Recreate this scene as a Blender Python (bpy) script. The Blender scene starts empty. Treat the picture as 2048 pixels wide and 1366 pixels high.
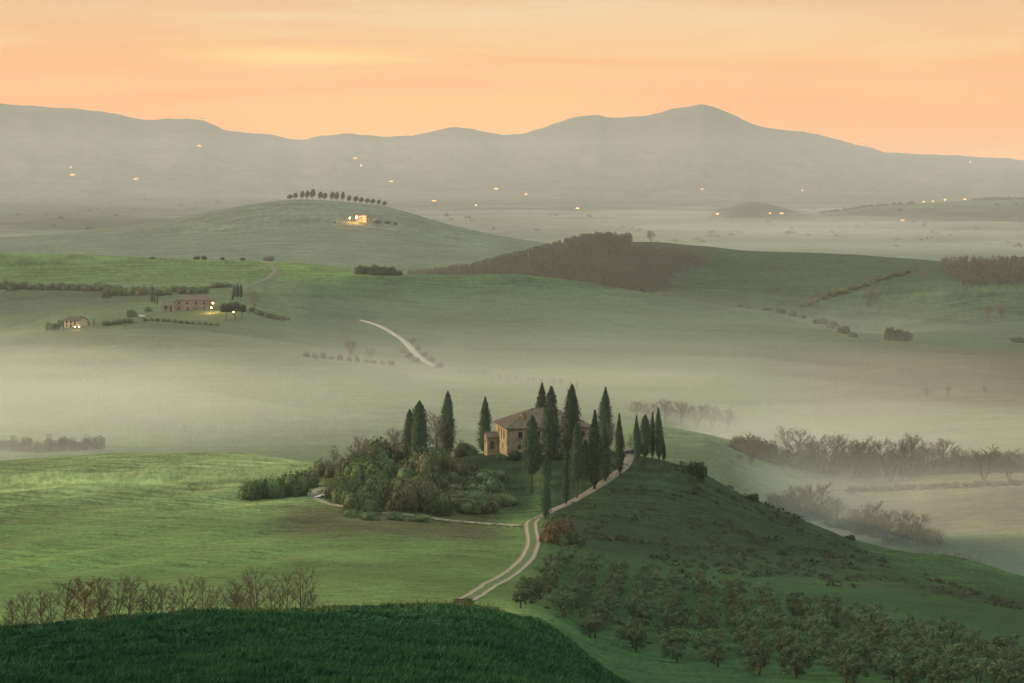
import bpy, bmesh, math, random
import numpy as np
from mathutils import Vector, Matrix
random.seed(7); np.random.seed(7)
sc = bpy.context.scene
COL = sc.collection
R = math.radians
# ------------------------------------------------------------------ camera
F, HOR = 4600.0, 350.0            # focal length and horizon row, in pixels of a 2048 px wide picture
cam = bpy.data.cameras.new('camera'); camo = bpy.data.objects.new('camera', cam); COL.objects.link(camo)
camo.rotation_euler = (R(90), 0, 0); camo.location = (0, 0, 0)
cam.sensor_width = 36; cam.lens = 36*F/2048; cam.shift_y = -(683-HOR)/2048
cam.clip_start = .5; cam.clip_end = 40000
sc.camera = camo
# ------------------------------------------------------------------ sky, sun, exposure
SUN_AZ, SUN_EL = 84, 12           # degrees to the left of the view, degrees above the horizon
w = bpy.data.worlds.new('World'); sc.world = w; w.use_nodes = True
def N(nt, typ, **kw):
    n = nt.nodes.new(typ)
    for k, v in kw.items():
        if k == 'op': n.operation = v
        elif k == 'inp':
            for a, b in v.items(): n.inputs[a].default_value = b
        else: setattr(n, k, v)
    return n
def build_sky():
    nt = w.node_tree; nt.nodes.clear(); L = nt.links.new
    out = N(nt, 'ShaderNodeOutputWorld'); bg = N(nt, 'ShaderNodeBackground')
    sky = N(nt, 'ShaderNodeTexSky', sky_type='NISHITA', sun_disc=False)
    sky.sun_elevation = R(SUN_EL); sky.sun_rotation = R(-SUN_AZ); sky.air_density = 1.5; sky.dust_density = 3
    tc = N(nt, 'ShaderNodeTexCoord'); sep = N(nt, 'ShaderNodeSeparateXYZ'); L(tc.outputs['Generated'], sep.inputs[0])
    # dawn cloud veil: colour by elevation, orange near the horizon, grey overhead
    ramp = N(nt, 'ShaderNodeValToRGB'); L(sep.outputs['Z'], ramp.inputs[0])
    els = ramp.color_ramp.elements
    stops = [(0.0, SKY0), (.035, SKY1), (.075, SKY2), (.2, SKY3), (.6, SKY4)]
    els[0].position, els[0].color = stops[0][0], (*stops[0][1], 1); els[1].position, els[1].color = stops[-1][0], (*stops[-1][1], 1)
    for p, c in stops[1:-1]:
        e = els.new(p); e.color = (*c, 1)
    # long soft streaks
    mp = N(nt, 'ShaderNodeMapping'); L(tc.outputs['Generated'], mp.inputs[0]); mp.inputs['Scale'].default_value = (3.0, 3.0, 34)
    mp.inputs['Location'].default_value = (1.3, .4, 2.2); mp.inputs['Rotation'].default_value = (0, R(1.2), 0)
    nz = N(nt, 'ShaderNodeTexNoise', inp={'Scale': 1.6, 'Detail': 5, 'Roughness': .5, 'Distortion': .6}); L(mp.outputs[0], nz.inputs[0])
    st = N(nt, 'ShaderNodeMapRange', inp={'From Min': .42, 'From Max': .66, 'To Min': .0, 'To Max': 1.0}); st.interpolation_type = 'SMOOTHSTEP'; L(nz.outputs[0], st.inputs[0])
    mul = N(nt, 'ShaderNodeMix', data_type='RGBA', blend_type='MIX'); L(st.outputs[0], mul.inputs[0])
    gain = N(nt, 'ShaderNodeMix', data_type='RGBA', blend_type='MULTIPLY', inp={0: 1.0}); L(ramp.outputs[0], gain.inputs[6]); gain.inputs[7].default_value = (*STREAK, 1)
    L(ramp.outputs[0], mul.inputs[6]); L(gain.outputs[2], mul.inputs[7])
    # one brighter yellow cloud bank low over the hills
    v1 = N(nt, 'ShaderNodeVectorMath', op='SUBTRACT'); L(tc.outputs['Generated'], v1.inputs[0]); v1.inputs[1].default_value = (-.066, 1.0, .0575)
    wob = N(nt, 'ShaderNodeVectorMath', op='MULTIPLY_ADD'); L(nz.outputs[1], wob.inputs[0]); wob.inputs[1].default_value = (.05, 0, .012); L(v1.outputs[0], wob.inputs[2])
    v2 = N(nt, 'ShaderNodeVectorMath', op='MULTIPLY'); L(wob.outputs[0], v2.inputs[0]); v2.inputs[1].default_value = (13, 3, 175)
    ln = N(nt, 'ShaderNodeVectorMath', op='LENGTH'); L(v2.outputs[0], ln.inputs[0])
    sp = N(nt, 'ShaderNodeMapRange', inp={'From Min': 0.0, 'From Max': 1.25, 'To Min': .75, 'To Max': 0.0}); sp.interpolation_type = 'SMOOTHSTEP'; L(ln.outputs[1], sp.inputs[0])
    spot = N(nt, 'ShaderNodeMix', data_type='RGBA'); L(sp.outputs[0], spot.inputs[0]); L(mul.outputs[2], spot.inputs[6]); spot.inputs[7].default_value = (*CLOUD, 1)
    # a little clear sky between the clouds
    sc_ = N(nt, 'ShaderNodeMix', data_type='RGBA', blend_type='MULTIPLY', inp={0: 1.0}); L(sky.outputs[0], sc_.inputs[6]); sc_.inputs[7].default_value = (.1, .1, .1, 1)
    mx = N(nt, 'ShaderNodeMix', data_type='RGBA', inp={0: .85}); L(sc_.outputs[2], mx.inputs[6]); L(spot.outputs[2], mx.inputs[7])
    # dark ground colour below the horizon
    gt = N(nt, 'ShaderNodeMath', op='GREATER_THAN', inp={1: -.01}); L(sep.outputs['Z'], gt.inputs[0])
    lo = N(nt, 'ShaderNodeMix', data_type='RGBA'); L(gt.outputs[0], lo.inputs[0]); lo.inputs[6].default_value = (.06, .07, .05, 1); L(mx.outputs[2], lo.inputs[7])
    L(lo.outputs[2], bg.inputs[0]); bg.inputs[1].default_value = SKYGAIN; L(bg.outputs[0], out.inputs[0])
SKY0, SKY1, SKY2, SKY3, SKY4 = (1.28, .40, .04), (1.24, .41, .06), (.98, .55, .27), (1.2, 1.08, .84), (1.10, 1.20, 1.12)
STREAK, CLOUD, SKYGAIN = (1.03, 1.30, 1.5), (1.32, .84, .26), 1.0
build_sky()
sun = bpy.data.lights.new('sun', 'SUN'); suno = bpy.data.objects.new('sun', sun); COL.objects.link(suno)
sun.energy = 5.0; sun.angle = R(2); sun.color = (1, .70, .36)
suno.rotation_euler = Vector((math.sin(R(SUN_AZ))*math.cos(R(SUN_EL)), -math.cos(R(SUN_AZ))*math.cos(R(SUN_EL)), -math.sin(R(SUN_EL)))).to_track_quat('-Z', 'Y').to_euler()
vs = sc.view_settings; vs.view_transform = 'Standard'; vs.look = 'None'; vs.gamma = 1; vs.use_curve_mapping = False
vs.exposure = 0.0
sc.cycles.max_bounces = 6; sc.cycles.diffuse_bounces = 2; sc.cycles.volume_bounces = 2; sc.cycles.transparent_max_bounces = 12

# ------------------------------------------------------------------ numpy helpers
def pchip(x, y, xq):
    """monotone cubic through columns of y (n, m) at x (n) -> (len(xq), m)"""
    x = np.asarray(x, float); y = np.asarray(y, float)
    h = np.diff(x)[:, None]; d = np.diff(y, axis=0)/h
    m = np.zeros_like(y)
    w1 = 2*h[1:]+h[:-1]; w2 = h[1:]+2*h[:-1]
    ok = d[1:]*d[:-1] > 0
    with np.errstate(all='ignore'):
        mm = (w1+w2)/(w1/d[:-1]+w2/d[1:])
    m[1:-1] = np.where(ok, mm, 0); m[0] = d[0]; m[-1] = d[-1]
    xq = np.clip(xq, x[0], x[-1]); i = np.clip(np.searchsorted(x, xq)-1, 0, len(x)-2)
    t = ((xq-x[i])/h[i, 0])[:, None]; hh = h[i]
    return ((1+2*t)*(1-t)**2)*y[i]+t*(1-t)**2*hh*m[i]+t*t*(3-2*t)*y[i+1]+t*t*(t-1)*hh*m[i+1]
_G = np.random.RandomState(3).rand(256, 256)
def vnoise(x, y):
    xi = np.floor(x).astype(int); yi = np.floor(y).astype(int); fx = x-xi; fy = y-yi
    fx = fx*fx*(3-2*fx); fy = fy*fy*(3-2*fy)
    g = lambda a, b: _G[a & 255, b & 255]
    return (g(xi, yi)*(1-fx)+g(xi+1, yi)*fx)*(1-fy)+(g(xi, yi+1)*(1-fx)+g(xi+1, yi+1)*fx)*fy-.5
def fbm(x, y, o=4):
    r = 0; a = 1.0
    for k in range(o):
        r = r+a*vnoise(x*2**k+17*k, y*2**k+31*k); a *= .5
    return r
def sstep(a, b, x):
    t = np.clip((x-a)/(b-a), 0, 1); return t*t*(3-2*t)

# ------------------------------------------------------------------ terrain
CU = [-400, 0, 150, 300, 450, 600, 750, 900, 1014, 1100, 1200, 1300, 1400, 1500, 1620, 1750, 1900, 2048, 2400]
ROWS = {   # distance: picture row at which the ground stands in each of those columns
 3: [2900]*19, 10: [1730]*19, 30: [1490]*19,
 70: [1385,1385,1380,1375,1372,1370,1368,1368,1370,1380,1400,1420,1440,1450,1450,1450,1450,1450,1450],
 100: [1350,1345,1340,1335,1330,1327,1325,1325,1335,1355,1395,1430,1450,1455,1455,1455,1455,1455,1455],
 130: [1320,1315,1308,1302,1296,1292,1290,1290,1302,1328,1380,1430,1450,1455,1455,1455,1455,1455,1455],
 160: [1296,1288,1280,1272,1264,1260,1257,1258,1270,1300,1365,1425,1450,1455,1455,1455,1455,1455,1460],
 200: [1275,1258,1247,1236,1226,1223,1217,1215,1228,1258,1335,1400,1430,1435,1435,1435,1435,1440,1450],
 240: [1310,1292,1280,1268,1258,1255,1250,1245,1252,1275,1340,1370,1388,1392,1392,1392,1395,1400,1420],
 280: [1290,1270,1258,1248,1240,1236,1232,1228,1232,1248,1308,1328,1336,1339,1339,1340,1347,1357,1380],
 330: [1250,1228,1222,1215,1208,1203,1200,1200,1204,1214,1250,1264,1272,1277,1280,1282,1292,1307,1340],
 380: [1190,1172,1166,1160,1155,1152,1152,1155,1160,1167,1190,1205,1217,1224,1230,1237,1250,1270,1300],
 430: [1130,1118,1113,1108,1104,1102,1104,1108,1112,1117,1135,1152,1165,1176,1187,1198,1215,1237,1270],
 480: [1075,1066,1062,1058,1056,1055,1058,1066,1074,1076,1084,1100,1116,1131,1147,1163,1183,1207,1240],
 520: [1040,1032,1028,1025,1024,1024,1032,1042,1048,1042,1040,1052,1068,1087,1108,1133,1158,1182,1215],
 560: [1005,1000,997,994,992,993,992,988,992,985,978,985,1005,1035,1072,1106,1134,1161,1200],
 600: [975,968,965,962,960,955,940,922,910,908,905,915,945,1000,1047,1087,1115,1150,1195],
 640: [945,940,938,935,933,928,928,914,903,900,898,925,978,1040,1085,1124,1148,1172,1210],
 700: [925,922,910,905,904,922,945,950,945,940,935,950,985,1035,1075,1090,1085,1084,1090],
 780: [950,945,935,932,935,935,940,940,935,930,925,920,935,985,1020,1025,1010,1002,1010],
 850: [930,925,920,920,920,915,915,915,912,905,895,880,882,920,955,965,955,950,960],
 900: [912,908,903,900,900,898,898,897,893,885,870,850,866,888,910,930,925,925,935],
 960: [885,880,878,876,876,875,875,873,870,864,858,858,882,900,912,908,900,895,905],
 1050: [845,842,840,840,840,840,840,840,838,835,832,837,850,862,870,865,855,850,860],
 1150: [800,798,797,796,796,797,798,800,800,800,800,804,810,816,822,822,818,815,820],
 1250: [752,750,748,746,745,748,755,765,770,772,772,774,777,780,785,786,785,784,788],
 1350: [700,698,688,680,684,700,722,735,740,742,742,744,745,745,746,746,746,746,750],
 1400: [690,680,656,648,662,688,706,716,722,724,724,724,724,722,722,722,724,726,730],
 1450: [688,676,654,642,640,668,690,702,706,706,706,704,702,700,700,702,704,708,712],
 1500: [672,665,646,628,622,646,672,688,690,690,690,686,684,682,682,684,688,692,700],
 1600: [640,632,620,600,596,615,640,652,654,655,656,655,655,655,658,668,668,676,690],
 1750: [600,592,585,578,572,580,592,600,602,606,612,620,628,636,652,674,658,652,660],
 1900: [560,553,550,548,545,548,551,552,550,558,572,588,606,622,645,650,620,608,620],
 2050: [520,514,516,519,521,528,549,562,570,575,590,602,612,620,624,616,590,580,590],
 2150: [505,502,507,515,521,533,560,575,580,582,588,594,594,594,592,585,568,560,570],
 2300: [530,520,525,530,535,540,560,562,560,555,548,540,545,555,556,552,545,540,550],
 2500: [545,538,538,540,540,542,550,543,524,503,482,481,490,502,506,511,523,530,540],
 2700: [530,520,520,522,524,528,532,530,522,514,508,508,514,522,526,530,537,542,550],
 2900: [505,495,493,490,484,480,486,500,507,510,514,517,522,526,528,530,532,535,540],
 3200: [480,474,464,446,417,399,410,449,474,487,500,507,510,510,510,510,510,510,512],
 3500: [486,482,478,470,460,455,462,472,484,490,494,498,500,500,500,500,500,500,500],
 4200: [455,455,453,452,452,455,460,465,468,470,472,474,475,475,475,474,473,472,470],
 5200: [432,432,432,434,436,438,440,442,444,446,447,448,448,448,447,445,440,438,435],
 6200: [412,412,413,415,417,420,424,426,427,428,428,429,428,402,425,412,404,400,402],
 7000: [405,406,408,410,411,412,412,413,413,414,414,414,414,414,416,414,412,410,405],
 8000: [394,395,396,397,398,398,398,398,398,398,398,398,398,398,398,398,398,396,394],
}
CREST = [(-400,200),(-200,202),(0,205),(100,212),(200,222),(250,230),(290,240),(340,237),(380,236),(410,240),(450,258),(500,266),(550,270),(600,281),(640,270),(700,267),(760,271),(820,272),(860,263),(900,254),(940,255),(1000,268),(1040,267),(1100,250),(1150,232),(1190,229),(1220,234),(1260,232),(1300,228),(1340,218),(1370,213),(1400,207),(1430,214),(1470,230),(1510,248),(1560,260),(1600,262),(1660,273),(1720,290),(1770,303),(1850,308),(1940,312),(2048,319),(2200,326),(2450,330)]
rowY = np.array(sorted(ROWS)); TAB = np.array([ROWS[k] for k in rowY], float)
S_IN = np.arange(-.285, .2851, .00125)
OUT = np.linspace(0, 1, 15)[1:]
NS = len(S_IN)+2*len(OUT)
T = np.concatenate([np.linspace(math.log(4), math.log(60), 30)[:-1], np.linspace(math.log(60), math.log(2600), 640)[:-1], np.linspace(math.log(2600), math.log(12600), 170)])
YS = np.exp(T); NT = len(T)
SG = np.zeros((NT, NS))
for j, Y in enumerate(YS):
    so = max(.33, min(1.6, 450/Y)); o = S_IN[-1]+OUT**1.6*(so-S_IN[-1])
    SG[j] = np.concatenate([-o[::-1], S_IN, o])
UG = 1024+F*SG
Vt = pchip(np.log(rowY), TAB, np.minimum(T, math.log(8000)))          # (NT, 19)
V = np.zeros((NT, NS))
for j in range(NT):
    V[j] = pchip(CU, Vt[j][:, None], UG[j])[:, 0]
X = SG*YS[:, None]; YG = np.repeat(YS[:, None], NS, 1)
Z = -(V-HOR)*YG/F
# relief: swells of the near field, furrowed mid slopes, small bumps
fieldm = sstep(340, 400, YG)*(1-sstep(640, 720, YG))*(1-sstep(520, 700, UG))
Z += fieldm*.95*np.sin((.43*YG-.9*X+9*fbm(X/60, YG/60, 2))/25*2*math.pi)*(.6+fbm(X/40+7, YG/50, 2))
Z += .35*fbm(X/9, YG/9, 3)*(1-sstep(300, 900, YG))*sstep(40, 90, YG)
Z += .42*fbm(X/2.6, YG/4.5, 2)*(1-sstep(190, 230, YG))*sstep(50, 70, YG)*(1-sstep(1150, 1250, UG))
Z += 3.4*fbm(X/150+5, YG/130, 3)*sstep(900, 1300, YG)*(1-sstep(2600, 3200, YG))
Z += 9*fbm(X/700+9, YG/700, 3)*sstep(3400, 5000, YG)*(1-sstep(7600, 8200, YG))
# scrub gullies on the right flank of the knoll
flank = sstep(1380, 1560, UG)*sstep(440, 500, YG)*(1-sstep(610, 660, YG))
Z += flank*1.6*fbm((X+.5*YG)/16, (YG-.4*X)/40, 3)
# unseen rise added left of the view to shade the foreground
Z += sstep(.27, .62, -SG)*34*np.exp(-((YG-150)/95)**2)
# mountains
cu, cv = zip(*CREST)
CV = np.interp(UG[-1], cu, cv); CV = np.convolve(np.pad(CV, 2, 'edge'), [.1, .2, .4, .2, .1], 'valid')
CV = CV+3.4*fbm(UG[-1]/30, UG[-1]*0+3.3, 4)+1.2*fbm(UG[-1]/5, UG[-1]*0+8.3, 2)
mt = np.clip((YG-8000)/3400, 0, 1); mv = 397+(CV[None]-397)*(mt**.85)
after = np.clip((YG-11400)/1200, 0, 1); mv = mv+after*60
ridg = np.abs(fbm(UG/150+3, (YG/900)+UG/400, 4))
mv = mv+24*(ridg-.25)*np.sin(np.clip(mt, 0, 1)*math.pi)
mz = -(mv-HOR)*YG/F
k = sstep(7800, 8300, YG); Z = Z*(1-k)+mz*k
VG = HOR-F*Z/YG

def ground(x, y):
    """height of the ground mesh at a world point (bilinear in the fan grid)"""
    t = math.log(max(y, 4.01)); j = int(np.clip(np.searchsorted(T, t)-1, 0, NT-2)); a = (t-T[j])/(T[j+1]-T[j])
    a = (y-YS[j])/(YS[j+1]-YS[j])
    def row(jj): return np.interp(x/y, SG[jj], Z[jj]/YS[jj])*y
    return float(row(j)*(1-a)+row(j+1)*a)
def ray(u, v, y0=60, y1=12500):
    """first ground point seen at picture place (u, v) beyond distance y0"""
    s = (u-1024)/F
    col = np.array([np.interp(s, SG[j], VG[j]) for j in range(NT) if y0 <= YS[j] <= y1]); ys = YS[(YS >= y0) & (YS <= y1)]
    k = np.nonzero(col <= v)[0]
    if len(k) == 0: i = int(np.argmin(col)); y = ys[i]
    else:
        i = k[0]; y = ys[i]
        if i > 0 and col[i-1] > v: y = ys[i-1]+(ys[i]-ys[i-1])*(col[i-1]-v)/(col[i-1]-col[i]+1e-9)
    return Vector((s*y, y, ground(s*y, y)))
def at(u, Y):
    x = (u-1024)/F*Y; return Vector((x, Y, ground(x, Y)))

# ------------------------------------------------------------------ materials
def lin(h): return tuple(((c/255+.055)/1.055)**2.4 if c > 10 else c/255/12.92 for c in h)
def new_mat(name):
    m = bpy.data.materials.new(name); m.use_nodes = True; nt = m.node_tree
    return m, nt, nt.nodes['Principled BSDF'], nt.links.new
def mat_noise(name, a, b, scale=1.0, rough=.9, bump=0.0, detail=5, spec=.2, coord='Object', dist=.1):
    m, nt, p, L = new_mat(name)
    tc = N(nt, 'ShaderNodeTexCoord'); nz = N(nt, 'ShaderNodeTexNoise', inp={'Scale': scale, 'Detail': detail, 'Roughness': .6}); L(tc.outputs[coord], nz.inputs[0])
    cr = N(nt, 'ShaderNodeMapRange', inp={'From Min': .32, 'From Max': .68}); L(nz.outputs[0], cr.inputs[0])
    mx = N(nt, 'ShaderNodeMix', data_type='RGBA'); L(cr.outputs[0], mx.inputs[0]); mx.inputs[6].default_value = (*a, 1); mx.inputs[7].default_value = (*b, 1)
    L(mx.outputs[2], p.inputs['Base Color']); p.inputs['Roughness'].default_value = rough; p.inputs['Specular IOR Level'].default_value = spec
    if bump:
        bp = N(nt, 'ShaderNodeBump', inp={'Strength': bump, 'Distance': dist}); L(nz.outputs[0], bp.inputs['Height']); L(bp.outputs[0], p.inputs['Normal'])
    return m
def mat_leaf(name, a, b, rough=.8, trans=.0, var=.35):
    """foliage: every leaf face its own shade, every plant a little different"""
    m, nt, p, L = new_mat(name)
    geo = N(nt, 'ShaderNodeNewGeometry'); oi = N(nt, 'ShaderNodeObjectInfo')
    mx = N(nt, 'ShaderNodeMix', data_type='RGBA'); L(geo.outputs['Random Per Island'], mx.inputs[0]); mx.inputs[6].default_value = (*a, 1); mx.inputs[7].default_value = (*b, 1)
    hs = N(nt, 'ShaderNodeHueSaturation'); mr = N(nt, 'ShaderNodeMapRange', inp={'To Min': 1-var, 'To Max': 1+var}); L(oi.outputs['Random'], mr.inputs[0]); L(mr.outputs[0], hs.inputs['Value'])
    mh = N(nt, 'ShaderNodeMapRange', inp={'To Min': .485, 'To Max': .515}); L(oi.outputs['Random'], mh.inputs[0]); L(mh.outputs[0], hs.inputs['Hue'])
    L(mx.outputs[2], hs.inputs['Color']); L(hs.outputs[0], p.inputs['Base Color'])
    p.inputs['Roughness'].default_value = rough; p.inputs['Specular IOR Level'].default_value = .15
    return m
def mat_plain(name, c, rough=.6, metal=0, spec=.5, emit=None, es=0):
    m, nt, p, L = new_mat(name); p.inputs['Base Color'].default_value = (*c, 1); p.inputs['Roughness'].default_value = rough
    p.inputs['Metallic'].default_value = metal; p.inputs['Specular IOR Level'].default_value = spec
    if emit: p.inputs['Emission Color'].default_value = (*emit, 1); p.inputs['Emission Strength'].default_value = es
    return m
def mat_ground():
    m, nt, p, L = new_mat('grassland')
    at_ = N(nt, 'ShaderNodeAttribute', attribute_name='albedo'); tx = N(nt, 'ShaderNodeAttribute', attribute_name='texscale')
    tc = N(nt, 'ShaderNodeTexCoord')
    sc1 = N(nt, 'ShaderNodeVectorMath', op='SCALE'); L(tc.outputs['Object'], sc1.inputs[0]); L(tx.outputs['Fac'], sc1.inputs['Scale'])
    n1 = N(nt, 'ShaderNodeTexNoise', inp={'Scale': 1.0, 'Detail': 8, 'Roughness': .72}); L(sc1.outputs[0], n1.inputs[0])
    # streaks along the contour (mowing, drill rows)
    mp = N(nt, 'ShaderNodeMapping'); L(sc1.outputs[0], mp.inputs[0]); mp.inputs['Scale'].default_value = (.12, .8, .5); mp.inputs['Rotation'].default_value = (0, 0, R(-9))
    n2 = N(nt, 'ShaderNodeTexNoise', inp={'Scale': 1.0, 'Detail': 5, 'Roughness': .65, 'Distortion': .5}); L(mp.outputs[0], n2.inputs[0])
    ad = N(nt, 'ShaderNodeMath', op='ADD'); L(n1.outputs[0], ad.inputs[0]); L(n2.outputs[0], ad.inputs[1])
    wv = N(nt, 'ShaderNodeTexWave', wave_type='BANDS', bands_direction='Y', inp={'Scale': .42, 'Distortion': 5, 'Detail': 2, 'Detail Scale': .25}); L(sc1.outputs[0], wv.inputs[0])
    wm = N(nt, 'ShaderNodeMapRange', inp={'To Min': .82, 'To Max': 1.16}); L(wv.outputs['Fac'], wm.inputs[0])
    mr = N(nt, 'ShaderNodeMapRange', inp={'From Min': .72, 'From Max': 1.28, 'To Min': .45, 'To Max': 1.55}); L(ad.outputs[0], mr.inputs[0])
    hs = N(nt, 'ShaderNodeHueSaturation'); L(at_.outputs['Color'], hs.inputs['Color']); ml = N(nt, 'ShaderNodeMath', op='MULTIPLY'); L(mr.outputs[0], ml.inputs[0]); L(wm.outputs[0], ml.inputs[1]); L(ml.outputs[0], hs.inputs['Value'])
    mh = N(nt, 'ShaderNodeMapRange', inp={'From Min': .35, 'From Max': .65, 'To Min': .485, 'To Max': .515}); L(n2.outputs[0], mh.inputs[0]); L(mh.outputs[0], hs.inputs['Hue'])
    L(hs.outputs[0], p.inputs['Base Color']); p.inputs['Roughness'].default_value = 1; p.inputs['Specular IOR Level'].default_value = .05
    dv = N(nt, 'ShaderNodeMath', op='DIVIDE', inp={0: .45}); L(tx.outputs['Fac'], dv.inputs[1])
    bp = N(nt, 'ShaderNodeBump', inp={'Strength': .8}); L(dv.outputs[0], bp.inputs['Distance']); L(ad.outputs[0], bp.inputs['Height']); L(bp.outputs[0], p.inputs['Normal'])
    return m
def mat_grass():
    m = mat_leaf('grass_blade', (.013, .052, .020), (.036, .108, .040), var=.0); nt = m.node_tree; L = nt.links.new; p = nt.nodes['Principled BSDF']; src = p.inputs['Base Color'].links[0].from_socket
    tc = N(nt, 'ShaderNodeTexCoord'); n1 = N(nt, 'ShaderNodeTexNoise', inp={'Scale': .22, 'Detail': 5, 'Roughness': .65}); L(tc.outputs['Object'], n1.inputs[0])
    mr = N(nt, 'ShaderNodeMapRange', inp={'From Min': .35, 'From Max': .66}); L(n1.outputs[0], mr.inputs[0])
    mx = N(nt, 'ShaderNodeMix', data_type='RGBA', blend_type='MULTIPLY', inp={0: 1.0}); tint = N(nt, 'ShaderNodeMix', data_type='RGBA'); L(mr.outputs[0], tint.inputs[0]); tint.inputs[6].default_value = (.62, .72, .85, 1); tint.inputs[7].default_value = (1.9, 1.6, 1.25, 1)
    L(src, mx.inputs[6]); L(tint.outputs[2], mx.inputs[7]); L(mx.outputs[2], p.inputs['Base Color']); return m
M = {}
M['ground'] = mat_ground()
M['cypress'] = mat_leaf('cypress_leaf', (.013, .027, .016), (.048, .078, .040), var=.3)
M['bush'] = mat_leaf('bush_leaf', (.036, .060, .022), (.098, .128, .047), var=.35)
M['bushbrown'] = mat_leaf('bare_bush', (.055, .058, .03), (.125, .12, .064), var=.25)
M['bushred'] = mat_leaf('reddish_bush', (.06, .035, .02), (.12, .075, .035), var=.2)
M['olive'] = mat_leaf('olive_leaf', (.033, .054, .026), (.088, .115, .058), var=.35)
M['dark'] = mat_leaf('evergreen_leaf', (.014, .026, .014), (.035, .055, .024), var=.25)
M['bark'] = mat_noise('bark', (.035, .028, .02), (.08, .065, .045), 4, bump=.4)
M['twig'] = mat_noise('twig', (.06, .05, .033), (.13, .105, .07), 3)
M['twigpale'] = mat_noise('pale_twig', (.11, .095, .07), (.19, .165, .125), 3)
M['twigred'] = mat_noise('russet_twig', (.09, .045, .02), (.15, .08, .035), 3)
M['grass'] = mat_grass()
M['drygrass'] = mat_leaf('dry_grass_blade', (.06, .075, .025), (.15, .14, .05), var=.0)
M['scrub'] = mat_leaf('scrub_leaf', (.024, .036, .017), (.05, .056, .028), var=.0)
M['wood'] = mat_leaf('winter_wood', (.048, .042, .03), (.115, .10, .068), var=.0)

# ------------------------------------------------------------------ object helpers
def tag(o, label=None, cat=None, group=None, kind=None):
    if label: o['label'] = label
    if cat: o['category'] = cat
    if group: o['group'] = group
    if kind: o['kind'] = kind
    return o
def mesh_np(name, verts, faces, mat, smooth=False):
    me = bpy.data.meshes.new(name); verts = np.asarray(verts, np.float32); faces = np.asarray(faces, np.int32)
    n = faces.shape[1]
    me.vertices.add(len(verts)); me.vertices.foreach_set('co', verts.ravel())
    me.loops.add(faces.size); me.loops.foreach_set('vertex_index', faces.ravel())
    me.polygons.add(len(faces)); me.polygons.foreach_set('loop_start', np.arange(0, faces.size, n, dtype=np.int32))
    if smooth: me.polygons.foreach_set('use_smooth', np.ones(len(faces), bool))
    me.update(calc_edges=True); me.materials.append(mat); return me
def link(name, data, parent=None, loc=None):
    o = bpy.data.objects.new(name, data); COL.objects.link(o)
    if parent: o.parent = parent
    if loc is not None: o.location = loc
    return o
def bm_obj(name, bm, mat, parent=None, loc=None):
    me = bpy.data.meshes.new(name); bm.to_mesh(me); bm.free(); me.materials.append(mat); return link(name, me, parent, loc)
def box(bm, x0, x1, y0, y1, z0, z1, mtx=None):
    vs_ = [bm.verts.new(p) for p in [(x0,y0,z0),(x1,y0,z0),(x1,y1,z0),(x0,y1,z0),(x0,y0,z1),(x1,y0,z1),(x1,y1,z1),(x0,y1,z1)]]
    for f in [(3,2,1,0),(4,5,6,7),(0,1,5,4),(1,2,6,5),(2,3,7,6),(3,0,4,7)]: bm.faces.new([vs_[i] for i in f])
    if mtx: bmesh.ops.transform(bm, matrix=mtx, verts=vs_)

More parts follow.
